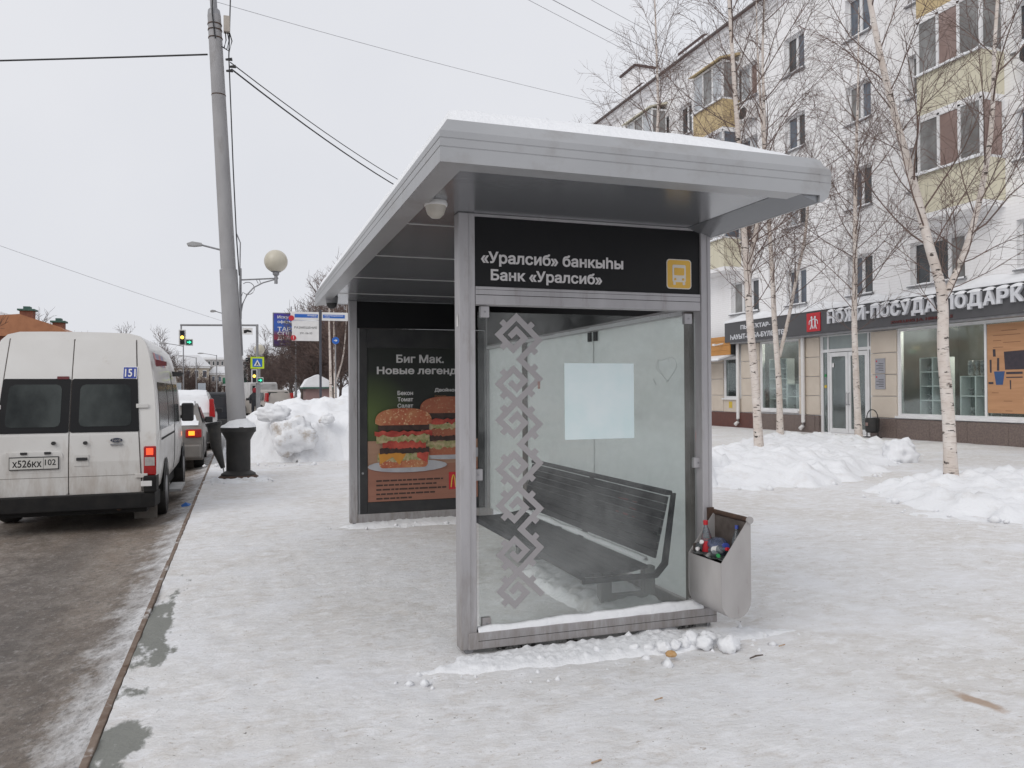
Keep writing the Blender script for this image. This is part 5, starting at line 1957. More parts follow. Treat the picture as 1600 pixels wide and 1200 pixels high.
rnd = random.Random(5)
for i, (x, y, s) in enumerate(((4.6, 62, .95), (6.2, 58, 1.0), (7.6, 55, 1.1), (6.9, 66, 1.2), (9.2, 62, 1.25), (8.4, 72, 1.1), (10.8, 72, 1.3), (5.2, 74, .85), (6.8, 82, .95), (12, 84, 1.3), (9.0, 92, 1.15), (5.0, 90, .8), (6.5, 104, .95), (11, 104, 1.3), (8.5, 118, 1.1), (5.2, 120, .9), (13, 120, 1.5), (3.4, 106, .75), (8.0, 48, .85), (9.6, 52, 1.1), (3.0, 118, .95), (2.6, 96, .6), (4.2, 112, 1.0), (4.0, 98, .8), (3.2, 86, .6), (5.6, 98, 1.0), (4.8, 128, 1.1), (2.4, 132, .95), (6.0, 68, .8), (7.6, 76, 1.1), (5.2, 56, .7))):
    plant(i % 3, x, y, s, rnd.uniform(0, 6), 'bare brown tree in the row behind the billboard', 'bare trees behind the billboard')
for i, (x, y, s) in enumerate(((-8.6, 112, 1.0), (-7.4, 122, .8), (-8.8, 100, .7), (-6.6, 132, .62), (-5.0, 136, .6), (-3.4, 140, .55), (-9.6, 126, 1.0), (-7.8, 140, .7), (-4.3, 128, .42), (-6.2, 124, .5))):
    plant((i + 1) % 3, x, y, s, rnd.uniform(0, 6), 'bare brown tree across the far end of the street', 'bare trees at the far end of the street')
for i, (x, y, s) in enumerate(((-11.9, 70, .70), (-10.6, 78, .76), (-9.9, 84, .74), (-13.5, 66, .85))):
    plant(i % 3, x, y, s, rnd.uniform(0, 6), 'small bare tree top rising behind the minibus roof', 'bare trees behind the minibus')
plant(1, -9.2, 29, .62, 1.0, 'bare tree leaning over the red brick house', None)
# snowy spruces between far street and bank
SPR = M('dark_spruce', (0.025, 0.04, 0.04), (0.06, 0.07, 0.075), 6, .9, obj=False)
for (x, y, h) in ((1.2, 118, 6.5), (2.2, 126, 6.0)):
    T = thing('spruce_tree', 'dark bluish spruce behind the traffic light pole', 'tree', (x, y, 0), group='spruces behind the traffic light')
    MB().tube([(0, 0, 0), (0, 0, h)], [.12, .02], 6).build('trunk', BARK, T, local=True)
    m = MB()
    r_ = random.Random(x)
    for i in range(700):
        z = h * (.12 + .88 * r_.random())
        rad = (h - z) * .30 + .08
        a = r_.uniform(0, 6.28)
        rr = rad * r_.uniform(.35, 1)
        c, s = math.cos(a), math.sin(a)
        p = Vector((c * rr, s * rr, z - rr * .25))
        w = .16
        m.add([p, p + Vector((c * .3 - s * w, s * .3 + c * w, -.16)), p + Vector((c * .42, s * .42, -.1)), p + Vector((c * .3 + s * w, s * .3 - c * w, -.16))], [(0, 1, 2), (0, 2, 3)])
    m.build('crown', SPR, T, local=True)

# ================================================================== leaning lamp post on its iron pedestal
PX, PYY = -.03, 14.9
LP = thing('utility_pole', 'tall leaning grey pole standing in a black cast iron pedestal', 'pole', (PX, PYY, 0))


def px_at(z):
    return -.058 - .0495 * (z - 1.13)


ped = MB()
ped.lathe([(.30, .05), (.29, .12), (.24, .15), (.205, .17), (.205, .70), (.22, .74), (.27, .83), (.30, .86), (.30, .93), (.28, .945)], (PX, PYY, 0), 24)
PD = ped.build('pedestal', IRON, LP, smooth=True, angle=30)
MB().lathe([(.33, -.03), (.34, .06), (.30, .09)], (PX, PYY, 0), 16).build('base_ring', RUST, PD, smooth=True, angle=30)
m = MB()
nn = 22
for j in range(6):
    for i in range(nn):
        a = 2 * PI * i / nn
        rr = (.30, .27, .22, .18, .16, .13)[j] * (1 + .10 * N.noise((math.cos(a) * 2, math.sin(a) * 2, j * .3)))
        z = (.935, .975, 1.0, 1.04, 1.075, 1.09)[j] + .035 * N.noise((math.cos(a) * 1.5, math.sin(a) * 1.5, 4 + j * .2)) * (j > 0)
        m.v.append((PX + rr * math.cos(a), PYY + rr * math.sin(a), z + (.05 * max(0, -math.sin(a)) if j == 3 else 0)))
for j in range(5):
    for i in range(nn):
        i2 = (i + 1) % nn
        m.f.append((j * nn + i, j * nn + i2, (j + 1) * nn + i2, (j + 1) * nn + i))
m.build('snow_cap', SNOW, PD, smooth=True)
MB().tube([(px_at(z), PYY, z) for z in (.93, 2.0, 3.0, 3.715)], [.158, .155, .152, .150], 28).build('lower_sleeve', CONC, LP, smooth=True, angle=50)
MB().tube([(px_at(z), PYY, z) for z in (3.70, 5.0, 6.5, 7.6, 8.19)], [.128, .124, .119, .114, .112], 28).build('shaft', CONC, LP, smooth=True, angle=50)
MB().tube([(px_at(3.716) - .03, PYY, 3.716), (px_at(3.75) - .03, PYY, 3.745)], [.115, .08], 16).build('snow_collar', SNOW, LP, smooth=True)
MB().tube([(px_at(8.19), PYY, 8.19), (px_at(8.28), PYY, 8.28), (px_at(8.30), PYY, 8.32), (px_at(10), PYY, 10)], [.112, .10, .06, .055], 18).build('top_shaft', STEEL, LP, smooth=True, angle=50)
for z in (6.78, 7.78, 7.92, 8.02):
    MB().tube([(px_at(z), PYY, z), (px_at(z), PYY, z + .018)], [.122, .122], 24).build('band', RUST, LP, smooth=True, angle=40)
# junction box and cables at the top
bx('junction_box', M('pale_box', (0.42, 0.38, 0.33), (0.36, 0.32, 0.28), 6, .6), LP, -.25, -.145, PYY - .20, PYY - .08, 7.86, 8.14, .008)
cb = MB()
cb.tube([(px_at(8.6) - .0, PYY - .11, 8.7), (px_at(8.2) - .03, PYY - .13, 8.2), (px_at(7.85) - .01, PYY - .13, 7.85), (px_at(7.75) + .0, PYY - .135, 7.74)], .013, 6)
cb.build('cable', WIRE, LP)
for k, dx in enumerate((0, .035, .07)):
    MB().tube([(-.22 + dx, PYY - .14, 7.86), (-.21 + dx * 1.4, PYY - .15, 7.72), (-.24 + dx * 1.2, PYY - .13, 7.60 - .03 * k), (-.28, PYY - .1, 7.62)], .011, 6).build('cable', WIRE, LP)
MB().tube([(-.13, PYY - .10, 8.7), (-.165, PYY - .13, 7.45), (-.10, PYY - .14, 5.5), (-.05, PYY - .15, 4.3), (-.005, PYY - .16, 3.6)], .012, 6).build('cable', WIRE, LP)
MB().tube([(px_at(3.7) + .14, PYY - .04, 4.35), (px_at(3.7) + .20, PYY - .04, 4.2), (px_at(3.6) + .18, PYY - .05, 3.3), (px_at(2.4) + .17, PYY - .05, 2.2)], .012, 6).build('cable', STEEL, LP)
ins = MB()
for i, (x, z) in enumerate(((-.16, 7.42), (-.10, 7.30), (-.15, 7.22))):
    ins.tube([(x - .05, PYY - .05, z), (x + .04, PYY - .06, z)], .02, 8)
    MB().tube([(x - .06, PYY - .05, z), (x + .05, PYY - .07, z + .01)], [.018, .03], 8).build('insulator', PLASTIC, LP)
# bracket with opal globe
BK = MB().tube([(.015, PYY, 3.545), (.66, PYY, 3.60)], .014, 8).build('lamp_bracket', STEEL, LP)
MB().tube([(.02, PYY, 2.95), (.05, PYY, 3.12), (.12, PYY, 3.28), (.24, PYY, 3.42), (.40, PYY, 3.51), (.60, PYY, 3.575)], .012, 8).build('stay', STEEL, BK)
MB().tube([(.03, PYY, 3.25)] + [(.14 + .11 * math.cos(R(a)), PYY, 3.40 + .11 * math.sin(R(a))) for a in range(220, 520, 25)], .007, 6).build('scroll', STEEL, BK)
MB().tube([(.28, PYY, 3.57), (.31, PYY, 3.50), (.36, PYY, 3.50), (.33, PYY, 3.57)], .006, 6).build('scroll', STEEL, BK)
MB().tube([(.018, PYY, 2.85), (.018, PYY, 3.75)], .018, 8).build('wall_rail', STEEL, BK)
MB().lathe([(.03, 3.50), (.03, 3.64), (.055, 3.66), (.06, 3.705), (.09, 3.715)], (.62, PYY, 0), 16).build('lamp_socket', STEEL, BK, smooth=True, angle=40)
g = MB()
g.lathe([(.205 * math.sin(PI * (i + .35) / 16.35) + .001, 3.905 - .205 * math.cos(PI * (i + .35) / 16.35)) for i in range(17)], (.62, PYY, 0), 28)
g.build('globe', GLOBE, LP, smooth=True)
# tipped dark urn behind the pole
TU = thing('tipped_urn', 'dark metal urn tipped over against the black pedestal', 'litter bin', (-.35, 15.5, 0))
m = MB()
m.tube([(-.30, 15.6, .16), (-.42, 15.7, .55), (-.46, 15.75, .95)], [.04, .10, .13], 14)
m.build('drum', M('dark_metal', (0.035, 0.035, 0.035), (0.06, 0.055, 0.05), 8, .6), TU, smooth=True, angle=50)
MB().tube([(-.46, 15.75, .94), (-.47, 15.75, 1.0)], [.145, .145], 14).build('rim', PLASTIC, TU)
MB().tube([(-.30, 15.6, .17), (-.27, 15.58, .0)], .012, 6).build('foot', STEEL, TU)


def wire(label, pts, r, mat=WIRE, sag=0.0, n=24, group=None, jag=0):
    P = []
    rn = random.Random(len(label))
    a, b = Vector(pts[0]), Vector(pts[-1])
    if len(pts) == 2:
        for i in range(n + 1):
            t = i / n
            p = a.lerp(b, t)
            p.z -= sag * 4 * t * (1 - t)
            P.append(p)
    else:
        P = refine(pts, 8)
    m = MB().tube(P, r, 5)
    o = m.build('overhead_wire', mat)
    return tag(o, label, 'wire', group)


wire('black overhead wire running from the leaning pole across the road', [(-.52, 14.9, 7.49), (-30, 28.1, 8.9)], .016, sag=.25)
wire('upper of two slack black wires from the pole to the building', [(-.14, 14.9, 7.40), (19.1, 44.0, 12.4)], .010, sag=1.8, n=40)
wire('lower of two slack black wires from the pole to the building', [(-.12, 14.9, 7.28), (19.1, 43.5, 12.0)], .015, sag=1.9, n=40)
for i, (p, q) in enumerate((((-22, 9.5, 16.5), (19.1, 30.7, 16.4)), ((-21, 10, 15.9), (19.1, 31.6, 16.2)), ((-20, 10.5, 15.7), (19.1, 32.6, 16.3)), ((-19, 9, 17.5), (19.1, 28.6, 16.6)))):
    wire('thin overhead wire running over the shelter to the eaves of the apartment block', [p, q], .010 + .005 * (i == 1), WIREG, .2, 30, 'wires over the shelter')
wire('faint long wire passing behind the pole top', [(-9, 31, 17.3), (19.1, 39.0, 17.0)], .011, WIREG, .3, 30)
wire('faint wire sloping down behind the minibus towards the traffic lights', [(-24, 30, 12.5), (1.0, 80, 7.5)], .012, WIREG, .3, 30)

# ================================================================== street furniture farther along
def street_lamp(label, x, y, h, arm, group=None):
    o = thing('street_lamp', label, 'street lamp', (x, y, 0), group=group)
    MB().tube([(0, 0, 0), (0, 0, h)], [.09, .055], 10).build('pole', STEEL, o, local=True)
    MB().tube([(0, 0, h - .1), (arm * .3, 0, h + .05), (arm * .75, 0, h + .2)], .035, 8).build('arm', STEEL, o, local=True)
    m = MB()
    m.prism([(arm * .72, h + .16), (arm * .72, h + .26), (arm * .95, h + .30), (arm * 1.08, h + .22), (arm * 1.05, h + .13), (arm * .9, h + .12)], 'y', -.12, .12)
    m.build('lamp_head', M('lamp_head_grey', (0.38, 0.38, 0.38), None, 5, .4), o, local=True, bevel=.02)
    return o


street_lamp('street lamp with curved arm behind the leaning pole', -.25, 32, 6.9, -1.5)
street_lamp('small distant street lamp behind the leaning pole', -.8, 60, 7.1, -1.1)
for (x, y) in ((-5.8, 120), (-2.9, 112), (-5.6, 90)):
    street_lamp('thin grey street lamp far down the street', x, y, 6.5, -2.2, 'street lamps far down the street')
street_lamp('grey lamp column beside the row of brown trees', 4.0, 62, 6.6, -.8)

# traffic light gantry
TG = thing('traffic_light_gantry', 'grey traffic light gantry with arm over the road', 'traffic light', (.79, 40, 0))
MB().tube([(.79, 40, 0), (.79, 40, 4.80)], [.075, .06], 10).build('pole', STEEL, TG)
MB().tube([(.85, 40, 4.76), (-2.62, 40, 4.70)], .05, 8).build('arm', STEEL, TG)
MB().tube([(-2.58, 40, 4.70), (-2.58, 40, 4.45)], .035, 8).build('hanger', STEEL, TG)


def signal_head(x, z, s=1.0):
    h = bx('signal_head', WHITE, TG, x - .20 * s, x + .18 * s, 39.90, 40.06, z - .45 * s, z + .45 * s)
    bx('signal_face', PLASTIC, h, x - .13 * s, x + .11 * s, 39.86, 39.899, z - .40 * s, z + .40 * s)
    for dz, mt in ((.26, DARK), (0, YELON), (-.26, DARK)):
        MB().lathe([(.095 * s, 39.835), (.095 * s, 39.859)], (x - .01, 0, z + dz * s), 16, 'y').build('signal_lens', mt, h)
    a = bx('arrow_head', WHITE, TG, x + .185 * s, x + .56 * s, 39.91, 40.05, z - .47 * s, z - .08 * s)
    bx('arrow_face', M('dark_green_face', (0.01, 0.09, 0.06), None, 5, .5), a, x + .20 * s, x + .52 * s, 39.87, 39.909, z - .42 * s, z - .13 * s)
    MB().prism([(x + .25 * s, z - .30 * s), (x + .36 * s, z - .30 * s), (x + .36 * s, z - .37 * s), (x + .48 * s, z - .275 * s), (x + .36 * s, z - .18 * s), (x + .36 * s, z - .25 * s), (x + .25 * s, z - .25 * s)], 'y', 39.85, 39.868).build('arrow', GRNON, a)


signal_head(-2.52, 4.12, .80)
signal_head(.66, 2.32, .72)
XS = bx('crossing_sign', M('lime_sign', (0.55, 0.72, 0.02), None, 5, .5), TG, .48, 1.10, 39.88, 39.90, 2.68, 3.24)
bx('blue_square', BLUE, XS, .57, 1.01, 39.872, 39.879, 2.76, 3.16)
plate('white_triangle', WHITE, XS, [(.63, 2.81), (.95, 2.81), (.79, 3.11)], 39.871, .006)
plate('walking_figure', DARK, XS, [(.72, 2.83), (.76, 2.83), (.785, 2.89), (.82, 2.83), (.86, 2.83), (.81, 2.94), (.80, 3.0), (.77, 3.0), (.76, 2.93)], 39.864, .004)
OW = bx('arrow_sign', WHITE, TG, .12, .58, 39.86, 39.90, 4.30, 4.62)
plate('black_arrow', DARK, OW, [(.18, 4.36), (.28, 4.36), (.34, 4.42), (.53, 4.40), (.53, 4.48), (.34, 4.54), (.18, 4.50)], 39.859, .004)
gl = thing('globe_lamp', 'small cream globe lamp beside the traffic light pole', 'street lamp', (.95, 43, 0))
MB().tube([(.95, 43, 0), (.95, 43, 3.5)], .05, 8).build('pole', STEEL, gl)
MB().lathe([(.27 * math.sin(PI * (i + .3) / 12.3) + .001, 3.75 - .27 * math.cos(PI * (i + .3) / 12.3)) for i in range(13)], (.95, 43, 0), 18).build('globe', GLOBE, gl, smooth=True)
gl = thing('globe_lamp', 'farther cream globe lamp left of the traffic light pole', 'street lamp', (-.1, 62, 0))
MB().tube([(-.1, 62, 0), (-.1, 62, 2.6)], .05, 8).build('pole', STEEL, gl)
MB().lathe([(.27 * math.sin(PI * (i + .3) / 12.3) + .001, 2.85 - .27 * math.cos(PI * (i + .3) / 12.3)) for i in range(13)], (-.1, 62, 0), 18).build('globe', GLOBE, gl, smooth=True)

# street-name post with its advert plate
NS = thing('street_name_post', 'dark post with blue street-name plates and a white advert plate', 'street sign', (2.43, 26, 0))
bx('post', M('dark_post', (0.06, 0.065, 0.08), None, 5, .5), NS, 2.40, 2.47, 25.97, 26.03, 0, 4.17)
for (x0, x1) in ((1.52, 2.385), (2.485, 3.30)):
    p = bx('name_plate', WHITE, NS, x0, x1, 25.955, 26.04, 3.83, 4.09)
    bx('blue_band', BLUE, p, x0 + (.12 if x0 < 2 else .03), x1 - (.03 if x0 < 2 else .1), 25.948, 25.9545, 3.905, 4.015)
    text('ЛЕНИНА' if x0 < 2 else 'РЕВОЛЮЦИОННАЯ', 'lettering', WHITE, p, (x0 + (.50 if x0 < 2 else .08), 25.9475, 3.955), .30 if x0 < 2 else .58, .045, ext=.002, bold=.02)
    text('улица', 'lettering', WHITE, p, (x0 + (.62 if x0 < 2 else .08), 25.9475, 3.915), .16, .028, ext=.002)
ap = bx('advert_plate', WHITE, NS, 1.56, 2.385, 25.955, 26.04, 3.17, 3.795)
plate('snow_edge', SNOW, NS, [(1.56, 3.796), (2.385, 3.796), (2.38, 3.815), (2.2, 3.83), (1.9, 3.815), (1.57, 3.81)], 26.0, .05)
text('РАЗМЕЩЕНИЕ', 'lettering', DARK, ap, (1.63, 25.954, 3.54), .70, .085, ext=.002)
text('291-56-55', 'lettering', DARK, ap, (1.80, 25.954, 3.38), .38, .06, ext=.002)
MB().lathe([(.085, 25.935), (.085, 25.954)], (1.54, 0, 3.88), 18, 'y').build('round_badge', RED, NS)
MB().lathe([(.085, 25.935), (.085, 25.954)], (1.60, 0, 3.26), 18, 'y').build('exclamation_badge', RED, ap)
bx('exclamation_mark', WHITE, ap, 1.592, 1.608, 25.928, 25.934, 3.245, 3.32)
bx('exclamation_dot', WHITE, ap, 1.592, 1.608, 25.928, 25.934, 3.212, 3.232)
MB().tube([(1.54, 26, 4.09), (1.54, 26, 4.25)], .02, 6).build('finial', STEEL, NS)
# billboard behind
BBM, t, bs = nodes_of('billboard_print')
v = pos_vec(t, (1, 1, 1), obj=False)
sp = nd(t, 'ShaderNodeSeparateXYZ')
lk(t, v, sp.inputs[0])
mrg = nd(t, 'ShaderNodeMapRange')
mrg.inputs[1].default_value = 6.0
mrg.inputs[2].default_value = 9.15
lk(t, sp.outputs[2], mrg.inputs[0])
cr = nd(t, 'ShaderNodeValToRGB')
el = cr.color_ramp.elements
el[0].position = 0
el[0].color = (.045, .02, .10, 1)
el[1].position = 1
el[1].color = (.06, .03, .30, 1)
for p_, c_ in ((.18, (.05, .02, .11, 1)), (.22, (.35, .02, .05, 1)), (.34, (.22, .03, .08, 1)), (.50, (.03, .10, .40, 1)), (.72, (.03, .11, .45, 1))):
    e = el.new(p_)
    e.color = c_
lk(t, mrg.outputs[0], cr.inputs[0])
lk(t, cr.outputs[0], bs.inputs['Base Color'])
BB = thing('billboard', 'large blue and red billboard behind the street-name post', 'billboard', (6.1, 80, 0))
bx('panel', BBM, BB, 3.12, 9.1, 80, 80.2, 6.0, 9.15)
bx('frame', STEEL, BB, 3.02, 9.2, 80.201, 80.4, 5.9, 9.25)
MB().tube([(6.1, 80.6, 0), (6.1, 80.6, 9)], .25, 10).build('post', STEEL, BB)
for (s_, x, z, w, h) in (('Искусство', 3.45, 8.60, 2.2, .36), ('оформлять', 3.45, 8.15, 2.3, .36), ('ТАРИФ', 3.45, 7.42, 2.3, .46), ('СПЕЦ', 3.45, 6.98, 1.75, .42), ('ДЛЯ ВАС', 3.45, 6.52, 2.5, .42), ('быть лучше каждый день', 3.75, 6.16, 3.4, .16)):
    text(s_, 'lettering', WHITE, BB, (x, 79.995, z), w, h, ext=.01, bold=.02 if h > .3 else 0)
kk = thing('park_kiosk', 'small snow-roofed kiosk below the brown trees', 'kiosk', (4.6, 52, 0))
bx('wall', M('pink_kiosk', (0.30, 0.2, 0.19), None, 3, .7), kk, 3.9, 5.4, 51.5, 53.5, 0, 1.75)
bx('roof', GREENM, kk, 3.7, 5.6, 51.2, 53.7, 1.751, 1.85)
MB().prism([(3.7, 1.851), (5.6, 1.851), (5.3, 2.3), (4.65, 2.65), (4.0, 2.35)], 'y', 51.25, 53.65).build('roof_snow', SNOW, kk)
bl = thing('round_blue_sign', 'round blue road sign on a thin post among the birches', 'road sign', (4.25, 38, 0))
MB().tube([(4.25, 38, 0), (4.25, 38, 4.0)], .03, 6).build('post', STEEL, bl)
MB().lathe([(.17, 37.95), (.17, 37.97)], (4.25, 0, 3.95), 20, 'y').build('disc', BLUE, bl)
MB().prism([(4.17, 3.935), (4.25, 3.935), (4.25, 3.89), (4.34, 3.95), (4.25, 4.01), (4.25, 3.965), (4.17, 3.965)], 'y', 37.94, 37.949).build('arrow', WHITE, bl)

# ================================================================== white minibus
VZ = -.13
V = thing('minibus', 'dirty white high-roof minibus with route number 151 waiting at the kerb', 'minibus', (-1.955, 10.8, VZ))
vp = [(.90, .40), (.945, .47), (.968, .62), (.976, .85), (.976, 1.17), (.965, 1.45), (.945, 1.70), (.915, 1.92), (.885, 2.10), (.85, 2.24), (.81, 2.34), (.745, 2.41), (.62, 2.445), (.3, 2.453), (0, 2.455)]


def ry(z):
    return 0.0 if z < .95 else .44 * ((z - .95) / 1.5) ** 1.35


def wz(z):
    for (w0, z0), (w1, z1) in zip(vp[:-1], vp[1:]):
        if z0 <= z <= z1:
            return w0 + (w1 - w0) * (z - z0) / (z1 - z0)
    return vp[0][0] if z < vp[0][1] else 0


stations = [(0, .985, 2.455), (.03, .995, 2.455), (.08, 1, 2.455), (.6, 1, 2.455), (1.5, 1, 2.46), (3.2, 1, 2.46), (4.05, .995, 2.44), (4.4, .99, 2.32), (4.75, .985, 1.95), (5.05, .97, 1.42), (5.25, .95, 1.22), (5.55, .90, 1.05), (5.66, .80, .85)]
ring = [(w, z) for w, z in vp] + [(-w, z) for w, z in reversed(vp[:-1])]
m = MB()
nr = len(ring)
for (y, sx_, top) in stations:
    for (w, z) in ring:
        zz = .40 + (z - .40) * (top - .40) / (2.455 - .40)
        yy_ = y + (ry(z) * max(0, 1 - y / 1.2))
        m.v.append((w * sx_, yy_, zz))
for i in range(len(stations) - 1):
    for k in range(nr - 1):
        m.f.append((i * nr + k, (i + 1) * nr + k, (i + 1) * nr + k + 1, i * nr + k + 1))
nh = len(vp)
for k in range(nh - 1):              # rear face in horizontal strips
    a, b = k, k + 1
    a2, b2 = nr - 1 - k, nr - 2 - k
    m.f.append((a, b, b2, a2) if b != b2 else (a, b, a2))
L_ = (len(stations) - 1) * nr
m.f.append(tuple(L_ + k for k in range(nr)))
m.build('body', WHITEP, V, smooth=True, local=True, angle=38)


def rear_patch(name, mat, parent, x0, x1, z0, z1, off, r=.04, taper=0.0):
    zs = sorted(set([z0, z0 + r * .3, z0 + r, z1 - r, z1 - r * .3, z1] + [z for _, z in vp if z0 < z < z1]))
    m = MB()
    for z in zs:
        d = min(z - z0, z1 - z)
        ins = 0 if d >= r else r - math.sqrt(max(0, r * r - (r - d) ** 2))
        tp = taper * (z - z0)
        for yo in (off, 0.004 - .012):
            pass
        m.v += [(x0 + ins + (tp if x0 < -.3 else 0), ry(z) - off, z), (x1 - ins - (tp if x1 > .3 else 0), ry(z) - off, z), (x0 + ins + (tp if x0 < -.3 else 0), ry(z) + .004, z), (x1 - ins - (tp if x1 > .3 else 0), ry(z) + .004, z)]
    n_ = len(zs)
    for i in range(n_ - 1):
        a = i * 4
        b = a + 4
        m.f += [(a, a + 1, b + 1, b), (a + 2, a, b, b + 2), (a + 1, a + 3, b + 3, b + 1)]
    m.f += [(2, 3, 1, 0), (4 * (n_ - 1), 4 * (n_ - 1) + 1, 4 * (n_ - 1) + 3, 4 * (n_ - 1) + 2)]
    return m.build(name, mat, parent, local=True)


def side_patch(name, mat, parent, y0, y1, z0, z1, off=.006, sides=(1, -1)):
    for s in sides:
        zs = sorted(set([z0, z1] + [z for _, z in vp if z0 < z < z1]))
        m = MB()
        for z in zs:
            m.v += [(s * (wz(z) + off), y0 + ry(z) * max(0, 1 - y0 / 1.2), z), (s * (wz(z) + off), y1, z)]
        for i in range(len(zs) - 1):
            a = i * 2
            f = (a, a + 1, a + 3, a + 2)
            m.f.append(f if s > 0 else f[::-1])
        m.build(name, mat, parent, local=True)


# rear doors: seams, glass, furniture
SEAM = M('dark_seam', (0.10, 0.085, 0.075), (0.06, .05, .045), 9, .8)
for sx_ in (-1, 1):
    D = rear_patch('rear_door', WHITEP, V, .006 if sx_ > 0 else -.80, .80 if sx_ > 0 else -.006, .46, 2.36, .010, .03, .055)
    rear_patch('rear_glass', M('black_ceramic_edge', (0.006, 0.006, 0.007), None, 5, .35, spec=.25), D, .007 if sx_ > 0 else -.77, .77 if sx_ > 0 else -.007, 1.205, 1.86, .016, .02, .06)
    rear_patch('glass_pane', VANGL, D, .10 if sx_ > 0 else -.685, .685 if sx_ > 0 else -.10, 1.275, 1.79, .0195, .06, .05)
    for z in (1.52, .66):
        MB().box(sx_ * .78 - .05, sx_ * .78 + .09 * (1 if sx_ > 0 else .55), ry(z) - .030, ry(z) - .0105, z - .026, z + .026).build('hinge', WHITEP, D, local=True, bevel=.006)
for (x0, x1, z0, z1) in ((-.006, .006, .46, 2.36), ):
    rear_patch('door_seam', SEAM, V, x0, x1, z0, z1, .004, .001)
for s in (-1, 1):
    m = MB()
    for z in [.46] + [z for _, z in vp if .46 < z < 2.3] + [2.36]:
        xx = .803 - .055 * (z - .46)
        m.v += [(s * xx, ry(z) - .0045, z), (s * (xx + .010), ry(z) - .0045, z)]
    for i in range(len(m.v) // 2 - 1):
        m.f.append((2 * i, 2 * i + 1, 2 * i + 3, 2 * i + 2))
    m.build('door_seam', SEAM, V, local=True)
MB().box(-.80, .80, -.0115, -.0102, .672, .676).build('crease_line', SEAM, V, local=True)
rear_patch('third_brake_light', M('dark_red_lens', (0.12, 0.012, 0.015), None, 9, .3), V, -.16, -.03, 1.855, 1.89, .022, .006)
# number plate
plr = rear_patch('plate_recess', WHITEP, V, -.70, -.06, .735, .985, .012, .05)
NP_ = MB().box(-.620, -.100, -.030, -.014, .775, .930).build('number_plate', PLASTIC, V, local=True, bevel=.004)
MB().box(-.612, -.108, -.0325, -.0301, .786, .918).build('plate_face', M('plate_white', (0.62, 0.61, 0.58), (0.55, 0.54, 0.51), 8, .5), NP_, local=True)
text('х526кх', 'lettering', DARK, NP_, (-.585, -.0326, .806), .305, .088, ext=.001, bold=.016, local=True)
text('102', 'lettering', DARK, NP_, (-.245, -.0326, .826), .115, .070, ext=.001, bold=.012, local=True)
MB().box(-.262, -.259, -.0335, -.0326, .787, .917).build('plate_divider', DARK, NP_, local=True)
for x in (-.47, -.22):
    MB().box(x - .035, x + .035, -.026, -.012, .955, .985).build('plate_lamp', PLASTIC, V, local=True, bevel=.004)
MB().box(.06, .22, -.016, -.0105, .80, .94).build('handle_recess', WHITEP, V, local=True, bevel=.005)
MB().box(.085, .205, -.034, -.0161, .868, .905).build('door_handle', PLASTIC, V, local=True, bevel=.006)
for x in (-.16, .18):
    MB().lathe([(.022, -.030), (.022, .03)], (x, 0, 1.08 if x > 0 else 1.085), 12, 'y').build('door_lock', PLASTIC, V, local=True)
ov_ = MB()
ov_.prism([(.52 + .066 * math.cos(a * PI / 10), 1.105 + .026 * math.sin(a * PI / 10)) for a in range(20)], 'y', -.012, .05)
BG = ov_.build('oval_badge', M('dark_navy', (0.02, 0.03, 0.06), None, 9, .3), V, local=True)
text('Ford', 'lettering', CLEARL, BG, (.475, -.0121, 1.088), .09, .034, ext=.001, local=True)
MB().box(.455, .585, -.0125, .02, 1.044, 1.060).build('model_lettering', STEEL, V, local=True)
rn_ = rear_patch('route_number', M('blue_route_plate', (0.03, 0.06, 0.32), None, 9, .5), V, .572, .722, 1.865, 2.005, .017, .004)
rear_patch('plate_rim', WHITE, rn_, .564, .730, 1.857, 2.013, .0145, .004)
m151 = text('151', 'lettering', WHITE, rn_, (.588, ry(1.93) - .020, 1.885), .122, .10, ext=.002, bold=.02, local=True)
for v_ in m151.data.vertices:
    v_.co.y += ry(v_.co.z) - ry(1.93)
# lamps, bumper
for s in (-1, 1):
    x0, x1 = (.825, .968) if s > 0 else (-.968, -.825)
    lm = MB().box(x0, x1, -.022, .03, .66, 1.02).build('tail_lamp', REDL, V, local=True, bevel=.015)
    MB().box(x0 + .03, x1 - .035, -.0245, -.0221, .915, .995).build('brake_lens', REDON, lm, local=True)
    MB().box(x0 + .012, x1 - .018, -.0245, -.0221, .78, .885).build('reversing_lens', CLEARL, lm, local=True)
bp_ = MB()
poly = [(-.985, .32), (-.955, -.05), (-.80, -.095), (.80, -.095), (.955, -.05), (.985, .32), (.93, .32), (.90, .02), (-.90, .02), (-.93, .32)]
bp_.prism(poly, 'z', .27, .455)
BU = bp_.build('rear_bumper', M('grey_black_bumper', (0.012, 0.012, 0.013), (0.022, 0.021, 0.02), 5, .7, spec=.2), V, local=True, bevel=.012)
for s in (-1, 1):
    MB().box(s * .90 - .075, s * .90 + .075, -.085, .25, .4555, .66).build('bumper_corner', MATS['grey_black_bumper'], BU, local=True, bevel=.02)
MB().box(.80, .925, -.092, -.0855, .535, .60).build('broken_reflector', WHITE, BU, local=True, bevel=.01)
MB().box(-.85, .85, .10, 5.2, .20, .42).build('chassis', DARK, V, local=True)
MB().tube([(.55, .5, .30), (.55, -.02, .27)], .03, 10).build('exhaust_pipe', RUST, V, local=True)
MB().box(.66, .93, .50, .53, .06, .36).build('mud_flap', M('muddy_flap', (0.22, 0.2, 0.18), (0.12, .11, .10), 6, .8), V, local=True)
side_patch('side_glass', VANGL, V, .34, 1.62, 1.20, 1.82)
side_patch('side_glass', VANGL, V, 1.72, 2.75, 1.20, 1.82, sides=(1, -1))
